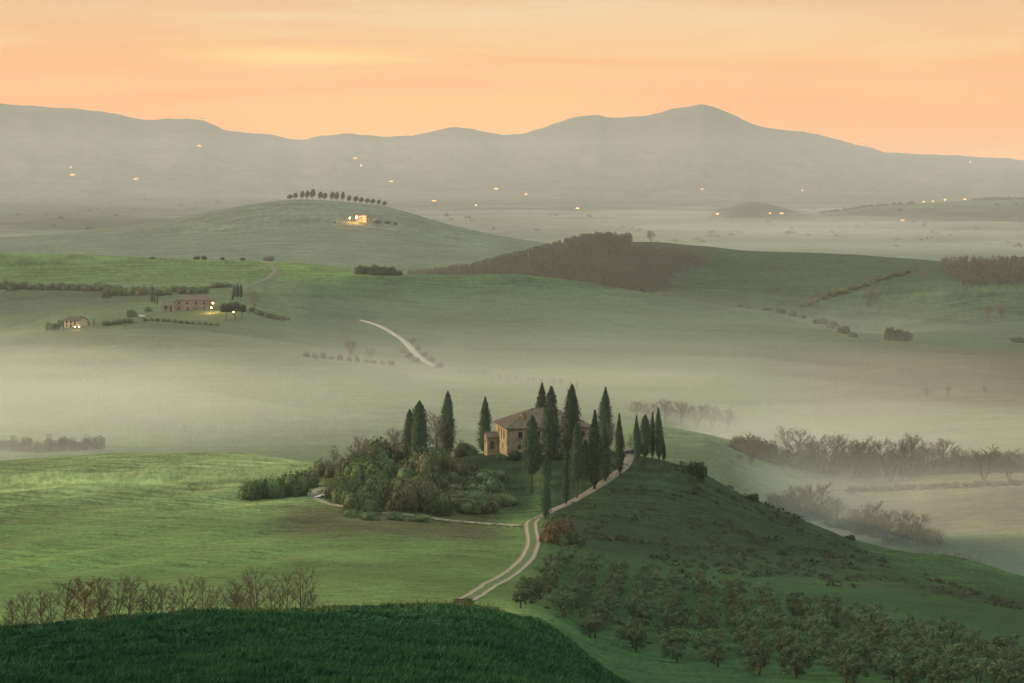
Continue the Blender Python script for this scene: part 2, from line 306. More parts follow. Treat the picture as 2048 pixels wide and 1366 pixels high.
# ------------------------------------------------------------------ ground sheet and mountains
def grid_faces(j0, j1):
    a = (np.arange(j0, j1)[:, None]*NS+np.arange(NS-1)[None]).ravel()
    return np.stack([a, a+1, a+NS+1, a+NS], 1)
P = np.stack([X, YG, Z], 2).reshape(-1, 3)
def zone():
    c = np.zeros((NT, NS, 3)); ts = np.zeros((NT, NS))
    def put(mask, col): c[:] = c*(1-mask[..., None])+np.array(col)[None, None]*mask[..., None]
    nb = fbm(X/60, YG/60, 3); nb2 = fbm(X/200+4, YG/200, 3)
    c[:] = (.08, .108, .046)
    U = UG+40*nb2
    put(sstep(1080, 1350, YG)*(1-sstep(1420, 1500, YG))*(U < 900), (.088, .108, .052))
    cent = sstep(1380, 1500, YG+.15*(U-900))*(1-sstep(1950, 2050, YG))*sstep(560, 640, UG); put(cent, (.045, .074, .03))
    put(sstep(1780, 1860, YG)*(1-sstep(2200, 2300, YG))*(1-sstep(640, 760, UG)), (.075, .112, .034))
    put(sstep(1850, 1900, YG)*(1-sstep(2000, 2100, YG))*sstep(480, 560, UG)*(1-sstep(760, 860, UG)), (.09, .135, .034))
    put(sstep(1560, 1640, YG)*(1-sstep(1740, 1800, YG))*(1-sstep(250, 400, UG)), (.05, .065, .035))
    right = sstep(1960, 2060, YG)*sstep(1180, 1260, UG)*(1-sstep(2600, 2700, YG)); put(right, (.032, .052, .022))
    put(sstep(1620, 1700, UG)*sstep(1500, 1650, YG)*(1-sstep(2150, 2250, YG)), (.048, .07, .034))
    put(sstep(1050, 1200, YG)*(1-sstep(1400, 1500, YG))*sstep(1500, 1700, UG), (.10, .085, .05))
    put(sstep(660, 700, YG)*(1-sstep(900, 1000, YG))*sstep(1500, 1700, UG), (.12, .105, .055))
    wood = sstep(2120, 2170, YG)*(1-sstep(2520, 2560, YG))*sstep(800, 880, UG)*(1-sstep(1400, 1480, UG+.3*(2500-YG))); put(wood, (.052, .05, .032))
    far = sstep(2620, 2760, YG)*(1-sstep(3700, 4000, YG)); put(far, (.105, .125, .08))
    pl = sstep(3800, 4200, YG); cell = vnoise(np.floor(X/330+.6*nb2*3), np.floor(YG/420+nb)+.5)
    put(pl, (.06, .07, .04)); c[:] *= 1+pl[..., None]*(cell[..., None]*1.1)
    put(sstep(7900, 8300, YG), (.085, .085, .07))
    # near fields
    near = 1-sstep(700, 720, YG); fld = near*sstep(255, 300, YG)
    put(fld, (.105, .15, .046)); put(fld*sstep(430, 640, YG)*(1-sstep(560, 680, UG)), (.17, .205, .08))  # left field paler with distance: thin mist put into its albedo
    put(fld*sstep(380, 460, YG)*(1-sstep(20, 60, np.abs(YG-505-.02*(UG-900))))*sstep(500, 620, UG)*(1-sstep(960, 1040, UG)), (.075, .075, .032))
    rt = (U > 1085+(YG-310)*-.10)*1.0
    put(near*sstep(215, 245, YG)*sstep(1010, 1150, UG)*(1-sstep(450, 500, YG)), (.03, .066, .02))
    put(near*sstep(440, 480, YG)*sstep(1060, 1120, UG), (.026, .043, .018))
    put(near*sstep(530, 550, YG)*sstep(620, 700, UG)*(1-sstep(1040, 1100, UG)), (.035, .05, .02))
    put(near*sstep(475, 520, YG)*(1-sstep(605, 625, YG))*sstep(1690, 1800, UG+.9*(YG-560)), (.036, .068, .022))
    put(near*(1-sstep(205, 240, YG+.0*U)), (.02, .066, .025))
    put(near*(1-sstep(215, 260, YG))*sstep(1050, 1250, UG), (.019, .046, .016))
    c *= (1+(.7-.45*sstep(800, 1200, YG))*nb)[..., None]*np.array([1.0, 1, 1])
    ts = np.interp(YG, [60, 200, 400, 700, 1500, 3000, 8000, 12000], [3.0, 2.2, 1.1, .7, .28, .12, .03, .012])
    return np.clip(c, .004, .6), ts
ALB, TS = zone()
def add_attr(me, sel):
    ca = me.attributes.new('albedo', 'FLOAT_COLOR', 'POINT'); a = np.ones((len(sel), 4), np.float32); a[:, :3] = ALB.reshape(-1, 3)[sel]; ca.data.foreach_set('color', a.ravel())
    ta = me.attributes.new('texscale', 'FLOAT', 'POINT'); ta.data.foreach_set('value', TS.reshape(-1)[sel].astype(np.float32))
jm = int(np.searchsorted(YS, 8000))
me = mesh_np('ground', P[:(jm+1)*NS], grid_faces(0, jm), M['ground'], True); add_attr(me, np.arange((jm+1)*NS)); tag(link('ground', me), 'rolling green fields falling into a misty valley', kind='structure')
me = mesh_np('mountains', P[jm*NS:], grid_faces(0, NT-1-jm), M['ground'], True); add_attr(me, np.arange(jm*NS, NT*NS)); tag(link('mountains', me), 'long hazy mountain range under the orange sky', kind='structure')
# ------------------------------------------------------------------ plant builders (meshes shared between copies)
rng = np.random.RandomState(11)
def tris_at(c, n, size, up=.0, w=.5, r=rng):
    """one small leaf triangle at each centre c, facing about n"""
    k = len(c); d = r.normal(size=(k, 3)); d[:, 2] += up; d -= (d*n).sum(1)[:, None]*n*.6; d /= np.linalg.norm(d, axis=1)[:, None]+1e-9
    s = np.cross(d, n+r.normal(size=(k, 3))*.5); s /= np.linalg.norm(s, axis=1)[:, None]+1e-9
    sz = size*(.6+.8*r.rand(k))[:, None]
    return np.stack([c+d*sz*.6, c-d*sz*.4+s*sz*w, c-d*sz*.4-s*sz*w], 1).reshape(-1, 3)
def tri_mesh(name, v, mat): return mesh_np(name, v, np.arange(len(v)).reshape(-1, 3), mat)
def prism(segs, sides=4):
    """tapered limbs: list of (p0, p1, r0, r1)"""
    V_, F_ = [], []
    for p0, p1, r0, r1 in segs:
        p0 = np.array(p0, float); p1 = np.array(p1, float); d = p1-p0; d /= np.linalg.norm(d)+1e-9
        a = np.cross(d, [.3, .9, .1] if abs(d[2]) > .7 else [0, 0, 1]); a /= np.linalg.norm(a)+1e-9; b = np.cross(d, a); i = len(V_)
        for p, r_ in ((p0, r0), (p1, r1)):
            for k in range(sides):
                t = 2*math.pi*k/sides; V_.append(p+(a*math.cos(t)+b*math.sin(t))*r_)
        for k in range(sides): F_.append((i+k, i+(k+1) % sides, i+sides+(k+1) % sides, i+sides+k))
    return np.array(V_), np.array(F_)
def cypress_meshes(seed, H, Rr, stem=.04, belly=.35, ragged=.25, n=3600, full=2.2):
    r = np.random.RandomState(seed)
    def prof(h): return Rr*np.clip(h/.10, .0, 1)**.5*np.where(h < belly, .82+.18*h/belly, np.clip(1-((h-belly)/(1-belly))**full, 0, 1)**.85)
    h = r.rand(n)**.9; th = r.rand(n)*2*math.pi
    lump = 1+1.2*ragged*np.sin(th*2+h*17+seed)*np.sin(h*25+th*2+seed*2)+.10*np.sin(th+h*7+seed)+.17*r.normal(size=n)
    rad = prof(h)*lump*(1.0-.3*r.rand(n)**2); z = H*(stem+(1-stem)*h)
    c = np.stack([rad*np.cos(th), rad*np.sin(th), z], 1); nrm = np.stack([np.cos(th), np.sin(th), th*0+.25], 1)
    v = tris_at(c, nrm, .055*H**.5*1.7, up=1.5, w=.26, r=r)
    k = 12; hs = np.linspace(0, 1, 14); core = np.array([[prof(np.array([a]))[0]*.80*math.cos(2*math.pi*b/k), prof(np.array([a]))[0]*.80*math.sin(2*math.pi*b/k), H*(stem+(1-stem)*a*.97)] for a in hs for b in range(k)])
    cf = []
    for a in range(13):
        for b in range(k):
            p, q = a*k+b, a*k+(b+1) % k; cf += [(p, q, q+k), (p, q+k, p+k)]
    crown = mesh_np('crown', np.concatenate([v, core]), np.concatenate([np.arange(len(v)).reshape(-1, 3), np.array(cf)+len(v)]), M['cypress'])
    tv, tf = prism([((0, 0, -.6), (0, 0, H*.35), .018*H*.7+.05, .012*H*.6)], 7); trunk = mesh_np('trunk', tv, tf, M['bark'], True)
    return trunk, crown
def bush_mesh(seed, n=1500, lobes=8, leaf=.13, mat='bush', flat=.75, up=.3, core=.72):
    """round shrub of unit radius standing on the ground, many small leaves over several lobes"""
    r = np.random.RandomState(seed); out = []; cv, cf = [], []
    base = np.array([[math.cos(a)*math.sin(b), math.sin(a)*math.sin(b), math.cos(b)] for b in np.linspace(.05, 3.09, 6) for a in np.linspace(0, 2*math.pi, 8, endpoint=False)])
    for i in range(lobes):
        a = r.rand()*6.28; q = r.rand()**.6*.62; rr = .34+.26*r.rand(); cz = (.25+.75*r.rand()*(1-q*.7))*flat
        ctr = np.array([q*math.cos(a), q*math.sin(a), cz]); m_ = n//lobes
        d = r.normal(size=(m_, 3)); d /= np.linalg.norm(d, axis=1)[:, None]
        p = ctr+d*rr*(.75+.4*r.rand(m_))[:, None]; p[:, 2] = np.abs(p[:, 2])
        out.append(tris_at(p, d, leaf, up=up, w=.42, r=r))
        if core:
            k0 = sum(len(x) for x in cv); b = ctr+base*rr*core; b[:, 2] = np.maximum(b[:, 2], -.05); cv.append(b)
            for y in range(5):
                for x in range(8):
                    s, t = k0+y*8+x, k0+y*8+(x+1) % 8; cf += [(s, t, t+8), (s, t+8, s+8)]
    v = np.concatenate(out)
    if core:
        cvv = np.concatenate(cv); return mesh_np('foliage', np.concatenate([v, cvv]), np.concatenate([np.arange(len(v)).reshape(-1, 3), np.array(cf)+len(v)]), M[mat])
    return tri_mesh('foliage', v, M[mat])
def branches(seed, H, spread=.4, stems=1, low=.22, n1=15, n2=6, n3=4):
    """leafless tree: leader or a few stems, ascending limbs, twigs"""
    r = random.Random(seed); thick, thin = [], []
    def limb(p, d, L_, rad, n, out, curl=.10):
        pts = [p]; q = p; dd = d
        for i in range(n):
            dd = (dd+Vector((r.gauss(0, curl), r.gauss(0, curl), r.gauss(.06, .05)))).normalized(); q2 = q+dd*(L_/n)
            out.append((q, q2, rad*(1-.88*i/n), rad*(1-.88*(i+1)/n))); q = q2; pts.append(q)
        return pts, dd
    def along(pts, t):
        k = min(int(t*(len(pts)-1)), len(pts)-2); f = t*(len(pts)-1)-k; return pts[k].lerp(pts[k+1], f)
    for st in range(stems):
        a0 = r.random()*6.28; tilt = .06 if stems == 1 else .17
        main, _ = limb(Vector((0, 0, -.3)), Vector((math.cos(a0)*tilt, math.sin(a0)*tilt, 1)).normalized(), H*r.uniform(.82, .95), H*.012+.012, 6, thick, .05)
        az = r.random()*6.28
        for i in range(n1//stems+1):
            t = low+(.97-low)*(i+r.random())/(n1//stems+1); az += 2.4+r.gauss(0, .4); p = along(main, t)
            up = .75+.7*t; d = Vector((math.cos(az), math.sin(az), up*r.uniform(.8, 1.2))).normalized(); L1 = H*spread*(1.12-.75*t)*r.uniform(.75, 1.2)
            pr, _ = limb(p, d, L1, (H*.0075+.006)*(1.15-.6*t), 3, thin)
            for j in range(n2):
                tt = .25+.75*(j+r.random())/n2; q = along(pr, min(tt, 1)); e = (d+Vector((r.gauss(0, .6), r.gauss(0, .6), r.gauss(.25, .3)))).normalized()
                sr, _ = limb(q, e, L1*r.uniform(.3, .55), H*.0032+.003, 2, thin, .15)
                for k in range(n3):
                    w_ = along(sr, .3+.7*r.random()); f = (e+Vector((r.gauss(0, .6), r.gauss(0, .6), r.gauss(.2, .3)))).normalized(); thin.append((w_, w_+f*L1*r.uniform(.15, .32), H*.0018, H*.0009))
    top = max(max(s_[0].z, s_[1].z) for s_ in thick+thin); k = H/top
    f = lambda S: [(p*k, q*k, a_, b_) for p, q, a_, b_ in S]
    return f(thick), f(thin)
def bare_meshes(seed, H, mat='twig', minr=.012, **kw):
    a, b = branches(seed, H, **kw)
    tv, tf = prism([(p, q, x, y) for p, q, x, y in a], 6); cv, cf = prism([(p, q, max(x, minr), max(y, minr*.8)) for p, q, x, y in b], 3)
    return mesh_np('trunk', tv, tf, M['bark'], True), mesh_np('crown', cv, cf, M[mat])
def olive_meshes(seed, H=3.9):
    r = np.random.RandomState(seed); rr = random.Random(seed); segs = []; tips = []
    p = Vector((0, 0, -.3)); q = Vector((rr.uniform(-.15, .15), rr.uniform(-.15, .15), H*.26)); segs.append((p, q, .16, .12))
    for k in range(4):
        a = 1.57*k+rr.random(); e = q+Vector((math.cos(a)*.75, math.sin(a)*.75, H*.28)); segs.append((q, e, .08, .05))
        e2 = e+Vector((math.cos(a)*.35, math.sin(a)*.35, H*.2)); segs.append((e, e2, .05, .02)); tips += [e, e2]
    tv, tf = prism(segs, 5); trunk = mesh_np('trunk', tv, tf, M['bark'], True); out = []
    for i in range(15):
        c0 = np.array(tips[i % len(tips)])+r.normal(size=3)*np.array([.6, .6, .5])-np.array([0, 0, .25]); m_ = 130; d = r.normal(size=(m_, 3)); d /= np.linalg.norm(d, axis=1)[:, None]
        c = c0+d*(.30+.42*r.rand())*(.5+.6*r.rand(m_))[:, None]; c[:, 2] = np.maximum(c[:, 2], H*.2); out.append(tris_at(c, d, .20, up=.5, w=.30, r=r))
    return trunk, tri_mesh('crown', np.concatenate(out), M['olive'])
def thing(name, loc, label, cat, group=None, rz=0.0, s=1.0):
    o = bpy.data.objects.new(name, None); COL.objects.link(o); o.empty_display_size = .5; o.location = loc; o.rotation_euler = (0, 0, rz); o.scale = (s, s, s) if not isinstance(s, tuple) else s
    return tag(o, label, cat, group)
def lean(o, a=.03): o.rotation_euler[0] = random.gauss(0, a); o.rotation_euler[1] = random.gauss(0, a); return o
def plant(name, meshes, loc, label, cat, group=None, s=1.0, rz=None, names=('trunk', 'crown')):
    t = thing(name, loc, label, cat, group, random.uniform(0, 6.28) if rz is None else rz, s)
    for m_, n_ in zip(meshes, names): link(n_, m_, t)
    return t
def single(name, me, loc, label, cat, group=None, s=1.0, rz=None):
    o = link(name, me, None, loc); o.rotation_euler = (0, 0, random.uniform(0, 6.28) if rz is None else rz); o.scale = (s, s, s) if not isinstance(s, tuple) else s
    return tag(o, label, cat, group)

# ------------------------------------------------------------------ dirt roads
def mat_road():
    m, nt, p, L = new_mat('dirt_road')
    a = N(nt, 'ShaderNodeAttribute', attribute_name='across'); tc = N(nt, 'ShaderNodeTexCoord')
    nz = N(nt, 'ShaderNodeTexNoise', inp={'Scale': .9, 'Detail': 6, 'Roughness': .7}); L(tc.outputs['Object'], nz.inputs[0])
    nf = N(nt, 'ShaderNodeTexNoise', inp={'Scale': 4.0, 'Detail': 4}); L(tc.outputs['Object'], nf.inputs[0])
    ab = N(nt, 'ShaderNodeMath', op='ABSOLUTE'); L(a.outputs['Fac'], ab.inputs[0])
    d = N(nt, 'ShaderNodeMath', op='SUBTRACT', inp={1: .56}); L(ab.outputs[0], d.inputs[0]); d2 = N(nt, 'ShaderNodeMath', op='ABSOLUTE'); L(d.outputs[0], d2.inputs[0])
    wob = N(nt, 'ShaderNodeMath', op='MULTIPLY_ADD', inp={1: .5, 2: -.25}); L(nz.outputs[0], wob.inputs[0]); sm = N(nt, 'ShaderNodeMath', op='ADD'); L(d2.outputs[0], sm.inputs[0]); L(wob.outputs[0], sm.inputs[1])
    mr = N(nt, 'ShaderNodeMapRange', inp={'From Min': .10, 'From Max': .26, 'To Min': 1, 'To Max': 0}); L(sm.outputs[0], mr.inputs[0])
    dirt = N(nt, 'ShaderNodeMix', data_type='RGBA'); L(nf.outputs[0], dirt.inputs[0]); dirt.inputs[6].default_value = (.20, .155, .105, 1); dirt.inputs[7].default_value = (.36, .29, .205, 1)
    gr = N(nt, 'ShaderNodeMix', data_type='RGBA'); L(nf.outputs[0], gr.inputs[0]); gr.inputs[6].default_value = (.05, .075, .025, 1); gr.inputs[7].default_value = (.11, .13, .045, 1)
    mx = N(nt, 'ShaderNodeMix', data_type='RGBA'); L(mr.outputs[0], mx.inputs[0]); L(gr.outputs[2], mx.inputs[6]); L(dirt.outputs[2], mx.inputs[7])
    L(mx.outputs[2], p.inputs['Base Color']); p.inputs['Roughness'].default_value = .95; p.inputs['Specular IOR Level'].default_value = .1
    bp = N(nt, 'ShaderNodeBump', inp={'Strength': .6, 'Distance': .08}); L(nf.outputs[0], bp.inputs['Height']); L(bp.outputs[0], p.inputs['Normal'])
    return m
M['road'] = mat_road()
M['gravel'] = mat_noise('white_road', (.20, .165, .125), (.36, .30, .22), 1.5, bump=.3)
def path_pts(pix, y0, step=1.0):
    pts = [ray(u, v, y0) for u, v in pix]; P_ = np.array([[p.x, p.y] for p in pts])
    d = np.concatenate([[0], np.cumsum(np.linalg.norm(np.diff(P_, axis=0), axis=1))]); q = np.arange(0, d[-1], step)
    P2 = pchip(d, P_, q)
    for _ in range(3): P2[1:-1] = (P2[:-2]+2*P2[1:-1]+P2[2:])/4
    return P2
def road(name, label, pix, width, mat, y0=260, step=1.2, lift=.10, nx=13, pts=None):
    p = path_pts(pix, y0, step) if pts is None else pts; t = np.gradient(p, axis=0); t /= np.linalg.norm(t, axis=1)[:, None]+1e-9; nrm = np.stack([t[:, 1], -t[:, 0]], 1)
    vs_, ac = [], []
    for i in range(len(p)):
        for k in np.linspace(-1, 1, nx):
            x, y = p[i]+nrm[i]*k*width/2; z = ground(x, y)+lift-(.09 if abs(abs(k)-.56) < .2 else 0)*(lift > .06)-(lift+.1)*(abs(k) > .99); vs_.append((x, y, z)); ac.append(k)
    a = (np.arange(len(p)-1)[:, None]*nx+np.arange(nx-1)[None]).ravel()
    me = mesh_np(name, vs_, np.stack([a, a+1, a+nx+1, a+nx], 1), mat, True); at_ = me.attributes.new('across', 'FLOAT', 'POINT'); at_.data.foreach_set('value', np.array(ac, np.float32))
    return tag(link(name, me), label, kind='structure'), p
LOW = [(905,1212),(935,1198),(965,1180),(1000,1160),(1035,1135),(1058,1108),(1066,1080),(1062,1056),(1062,1046),(1072,1037),(1090,1028),(1110,1018),(1150,1000),(1190,976),(1225,952),(1248,935),(1258,918),(1255,906)]
allp = path_pts(LOW, 260, 1.2); cut = int(np.argmin(np.abs(allp[:, 1]-526)))
PEND = []
ROAD, rp = road('dirt_road', 'two-rut dirt road curving up from the crest between field and olive grove', None, 3.6, M['road'], pts=allp[:cut+1])
M['trodden_shaded'] = mat_noise('shaded_trodden_dirt', (.10, .085, .055), (.24, .19, .13), 1.6, bump=.3)  # dirt of the upper drive, its shade put in as a darker colour
road('dirt_road', 'worn dirt drive climbing past the cypresses to the farmhouse', None, 3.0, M['trodden_shaded'], pts=allp[cut:], nx=9)
M['track'] = mat_noise('pale_track', (.12, .11, .065), (.30, .26, .18), .8, bump=.3)
# side track round the foot of the knoll, running off to the left
SIDE, sp = road('dirt_track', 'narrow farm track bending round the foot of the scrubby knoll', [(1052,1052),(1010,1049),(960,1046),(900,1041),(840,1032),(780,1027),(720,1019),(680,1012),(648,1004),(630,996),(624,988),(632,980),(648,974)], 2.4, M['track'], y0=470)
road('white_road', 'pale gravel road climbing the far green slope', [(870,733),(850,722),(832,708),(818,692),(800,676),(775,660),(745,647),(720,640)], 5, M['gravel'], y0=1250, step=4, lift=.5, nx=5)
road('white_road', 'thin dark lane running up to the ridge beyond the farm', [(470,590),(490,576),(515,565),(540,555),(552,543),(548,533),(540,524)], 6, mat_noise('lane', (.07, .07, .045), (.12, .11, .07), 1), y0=1560, step=5, lift=.5, nx=5)
for k, (u, v, ww, hh) in enumerate([(838,700,16,12),(850,712,18,12),(862,722,18,12),(826,684,14,10),(806,706,20,12),(818,716,20,13),(832,724,20,12),(880,736,18,12),(790,664,12,7)]): PEND.append((u, v, ww, hh))
# rain puddles in the ruts of the bend
M['water'] = mat_plain('puddle_water', (.25, .25, .24), .03, spec=1.0)
M['water'].node_tree.nodes['Principled BSDF'].inputs['IOR'].default_value = 1.33
def puddle(u, v, L_, W_, rz, k):
    c = ray(u, v, 470); r = random.Random(k); bm = bmesh.new(); vs_ = []
    for i in range(22):
        a = 6.283*i/22; q = 1+.22*math.sin(3*a+k)+.12*r.uniform(-1, 1); x, y = math.cos(a)*L_*q, math.sin(a)*W_*q; X_, Y_ = c.x+x*math.cos(rz)-y*math.sin(rz), c.y+x*math.sin(rz)+y*math.cos(rz); vs_.append(bm.verts.new((X_-c.x, Y_-c.y, 0)))
    bm.faces.new(vs_); zt = max(ground(c.x+w_.co.x*.6, c.y+w_.co.y*.6) for w_ in vs_)
    tag(bm_obj('puddle', bm, M['water'], None, (c.x, c.y, zt+.22)), ['bright rain puddle filling the inner rut of the bend', 'rain puddle in the outer rut of the bend', 'narrow rain puddle at the top of the bend'][k], kind='structure')
puddle(638, 994, 4.2, .8, R(70), 0); puddle(627, 992, 3.0, .6, R(72), 1); puddle(645, 982, 2.2, .45, R(40), 2)

# ------------------------------------------------------------------ stone farmhouse on the knoll
def mat_stone(name, a, b, mortar, scale):
    m, nt, p, L = new_mat(name); tc = N(nt, 'ShaderNodeTexCoord')
    mp = N(nt, 'ShaderNodeMapping'); L(tc.outputs['Object'], mp.inputs[0]); mp.inputs['Scale'].default_value = (1, 1, 1.7)
    vo = N(nt, 'ShaderNodeTexVoronoi', feature='DISTANCE_TO_EDGE', inp={'Scale': scale}); L(mp.outputs[0], vo.inputs[0])
    vc = N(nt, 'ShaderNodeTexVoronoi', inp={'Scale': scale}); L(mp.outputs[0], vc.inputs[0])
    nz = N(nt, 'ShaderNodeTexNoise', inp={'Scale': .5, 'Detail': 6}); L(tc.outputs['Object'], nz.inputs[0])
    s = N(nt, 'ShaderNodeSeparateColor'); L(vc.outputs['Color'], s.inputs[0])
    mx = N(nt, 'ShaderNodeMix', data_type='RGBA'); L(s.outputs[0], mx.inputs[0]); mx.inputs[6].default_value = (*a, 1); mx.inputs[7].default_value = (*b, 1)
    ed = N(nt, 'ShaderNodeMapRange', inp={'From Min': 0.0, 'From Max': .08}); L(vo.outputs[0], ed.inputs[0])
    m2 = N(nt, 'ShaderNodeMix', data_type='RGBA'); L(ed.outputs[0], m2.inputs[0]); m2.inputs[6].default_value = (*mortar, 1); L(mx.outputs[2], m2.inputs[7])
    mr = N(nt, 'ShaderNodeMapRange', inp={'From Min': .3, 'From Max': .7, 'To Min': .7, 'To Max': 1.25}); L(nz.outputs[0], mr.inputs[0])
    hs = N(nt, 'ShaderNodeHueSaturation'); L(m2.outputs[2], hs.inputs['Color']); L(mr.outputs[0], hs.inputs['Value']); L(hs.outputs[0], p.inputs['Base Color'])
    bp = N(nt, 'ShaderNodeBump', inp={'Strength': .7, 'Distance': .06}); L(ed.outputs[0], bp.inputs['Height']); L(bp.outputs[0], p.inputs['Normal'])
    p.inputs['Roughness'].default_value = .95; p.inputs['Specular IOR Level'].default_value = .1
    return m
M['stone'] = mat_stone('stone_wall', (.17, .135, .085), (.34, .27, .165), (.25, .21, .15), 2.2)
M['tile'] = mat_noise('roof_tile', (.085, .07, .05), (.20, .155, .11), 1.3, bump=.3)
M['pane'] = mat_plain('window_glass', (.02, .022, .022), .12)
M['shutter'] = mat_noise('shutter', (.06, .04, .025), (.09, .06, .035), 5)
M['brick'] = mat_noise('chimney_brick', (.15, .11, .075), (.24, .18, .12), 4)
M['frame'] = mat_plain('window_frame', (.16, .11, .07), .7)
def facade(bm, o, ax, up, nrm, W_, H_, holes, depth=.28):
    """wall face of width W, height H from corner o, with real openings and reveals"""
    xs = sorted({0, W_, *[h[0] for h in holes], *[h[1] for h in holes]}); zs = sorted({0, H_, *[h[2] for h in holes], *[h[3] for h in holes]})
    q = lambda a, b, d=0: bm.verts.new(o+ax*a+up*b-nrm*d)
    for i in range(len(xs)-1):
        for j in range(len(zs)-1):
            cx, cz = (xs[i]+xs[i+1])/2, (zs[j]+zs[j+1])/2
            if any(h[0] < cx < h[1] and h[2] < cz < h[3] for h in holes): continue
            bm.faces.new([q(xs[i], zs[j]), q(xs[i+1], zs[j]), q(xs[i+1], zs[j+1]), q(xs[i], zs[j+1])])
    for x0, x1, z0, z1 in holes:
        for (a, b), (c, d) in (((x0, z0), (x1, z0)), ((x1, z0), (x1, z1)), ((x1, z1), (x0, z1)), ((x0, z1), (x0, z0))):
            bm.faces.new([q(a, b), q(a, b, depth), q(c, d, depth), q(c, d)])
def house(root, W_, D_, H_, fh, lh, rise, wall='stone', hip=True, over=.55, rh=(), bh=(), pitch_gable=False, base=-2.0, panes=True):
    """walls with openings, hipped or gabled tile roof, windows with panes; front along local +x facing -y"""
    e = Vector; fronts = [(e((0, 0, 0)), e((1, 0, 0)), e((0, -1, 0)), W_, fh), (e((0, D_, 0)), e((0, -1, 0)), e((-1, 0, 0)), D_, lh), (e((W_, 0, 0)), e((0, 1, 0)), e((1, 0, 0)), D_, rh), (e((W_, D_, 0)), e((-1, 0, 0)), e((0, 1, 0)), W_, bh)]
    bm = bmesh.new(); up = e((0, 0, 1))
    for o, ax, n, w_, hl in fronts:
        facade(bm, o, ax, up, n, w_, H_, list(hl))
        bm.faces.new([bm.verts.new(o+ax*a+up*b) for a, b in ((0, base), (w_, base), (w_, 0), (0, 0))])
    if not hip:
        for x, s in ((0, -1), (W_, 1)): bm.faces.new([bm.verts.new((x, 0, H_)), bm.verts.new((x, D_, H_)), bm.verts.new((x, D_/2, H_+rise))])
    wl = bm_obj('wall', bm, M[wall], root)
    for o, ax, n, w_, hl in fronts:
        for x0, x1, z0, z1 in hl:
            def quadbox(a0, a1, b0, b1, d0, d1, nm, mt, par):
                b_ = bmesh.new(); pts = [o+ax*a+up*b-n*d for d in (d0, d1) for a, b in ((a0, b0), (a1, b0), (a1, b1), (a0, b1))]; v_ = [b_.verts.new(p) for p in pts]
                for f in ((0,1,2,3),(7,6,5,4),(0,4,5,1),(1,5,6,2),(2,6,7,3),(3,7,4,0)): b_.faces.new([v_[i] for i in f])
                bmesh.ops.recalc_face_normals(b_, faces=b_.faces); return bm_obj(nm, b_, M[mt], par)
            if z0 < .2: d_ = quadbox(x0, x1, z0, z1, .18, .26, 'door', 'shutter', root)
            else:
                wn = quadbox(x0, x1, z0, z1, .22, .27, 'window', 'frame', root); g = .09
                quadbox(x0+g, (x0+x1)/2-.03, z0+g, z1-g, .19, .215, 'pane', 'pane', wn); quadbox((x0+x1)/2+.03, x1-g, z0+g, z1-g, .19, .215, 'pane', 'pane', wn)
                quadbox(x0-.12, x1+.12, z0-.14, z0-.003, -.12, .1, 'sill', wall, wn)
    bm = bmesh.new(); v = over; t = .16; rows = 1
    def roofface(pts):
        vs_ = [bm.verts.new(p) for p in pts]; bm.faces.new(vs_); lo = [bm.verts.new(Vector(p)-Vector((0, 0, t))) for p in pts]; bm.faces.new(lo[::-1])
        for i in range(len(pts)): k = (i+1) % len(pts); bm.faces.new([vs_[k], vs_[i], lo[i], lo[k]])
    z0 = H_+.1-v*rise/(D_/2)*.6; z1 = H_+rise+.1
    if hip:
        h = D_/2*1.0; A, B, C, D2 = (-v, -v, z0), (W_+v, -v, z0), (W_+v, D_+v, z0), (-v, D_+v, z0); E, G = (h, D_/2, z1), (W_-h, D_/2, z1)
        roofface([A, B, G, E]); roofface([B, C, G]); roofface([C, D2, E, G]); roofface([D2, A, E])
        slopes = [(A, B, E, G), (D2, A, E, E)]
        hips = [(A, E), (B, G), (C, G), (D2, E), (E, G)]
    else:
        A, B, C, D2 = (-v, -v, z0), (W_+v, -v, z0), (W_+v, D_+v, z0), (-v, D_+v, z0); E, G = (-v, D_/2, z1), (W_+v, D_/2, z1)
        roofface([A, B, G, E]); roofface([C, D2, E, G]); slopes = []; hips = [(E, G)]
    rf = bm_obj('roof', bm, M['tile'], root)
    sg = [(Vector(a)+Vector((0, 0, .04)), Vector(b)+Vector((0, 0, .04)), .15, .15) for a, b in hips]
    pv, pf = prism(sg, 6); link('ridge_tiles', mesh_np('ridge_tiles', pv, pf, M['tile']), rf)
    # courses of half-round cover tiles running down the two slopes that show
    tl = []
    def courses(P0, P1, Q0, Q1, n):
        P0, P1, Q0, Q1 = map(Vector, (P0, P1, Q0, Q1)); nn = (P1-P0).cross(Q0-P0).normalized()*.03
        if nn.z < 0: nn = -nn
        ev = P1-P0; Lw = ev.length; ev /= Lw; dn = (Q0-P0)-ev*ev.dot(Q0-P0); a = ev.dot(Q0-P0); b = ev.dot(Q1-P0)
        for i in range(n):
            s = (i+.5)/n*Lw; f = min(1, s/max(a, 1e-6) if s < a else ((Lw-s)/max(Lw-b, 1e-6) if s > b else 1))
            tl.append((P0+ev*s+nn, P0+ev*s+dn*f*.985+nn, .085, .085))
    if hip:
        courses(A, B, E, G, int(W_*2.6)); courses(D2, A, E, E, int(D_*2.6)); courses(B, C, G, G, int(D_*2.6))
    else: courses(A, B, E, G, int(W_*2.6)); courses(C, D2, G, E, int(W_*2.6))
    pv, pf = prism(tl, 5); c_ = link('cover_tiles', mesh_np('cover_tiles', pv, pf, M['tile']), rf); c_['kind'] = 'stuff'
    return wl, rf
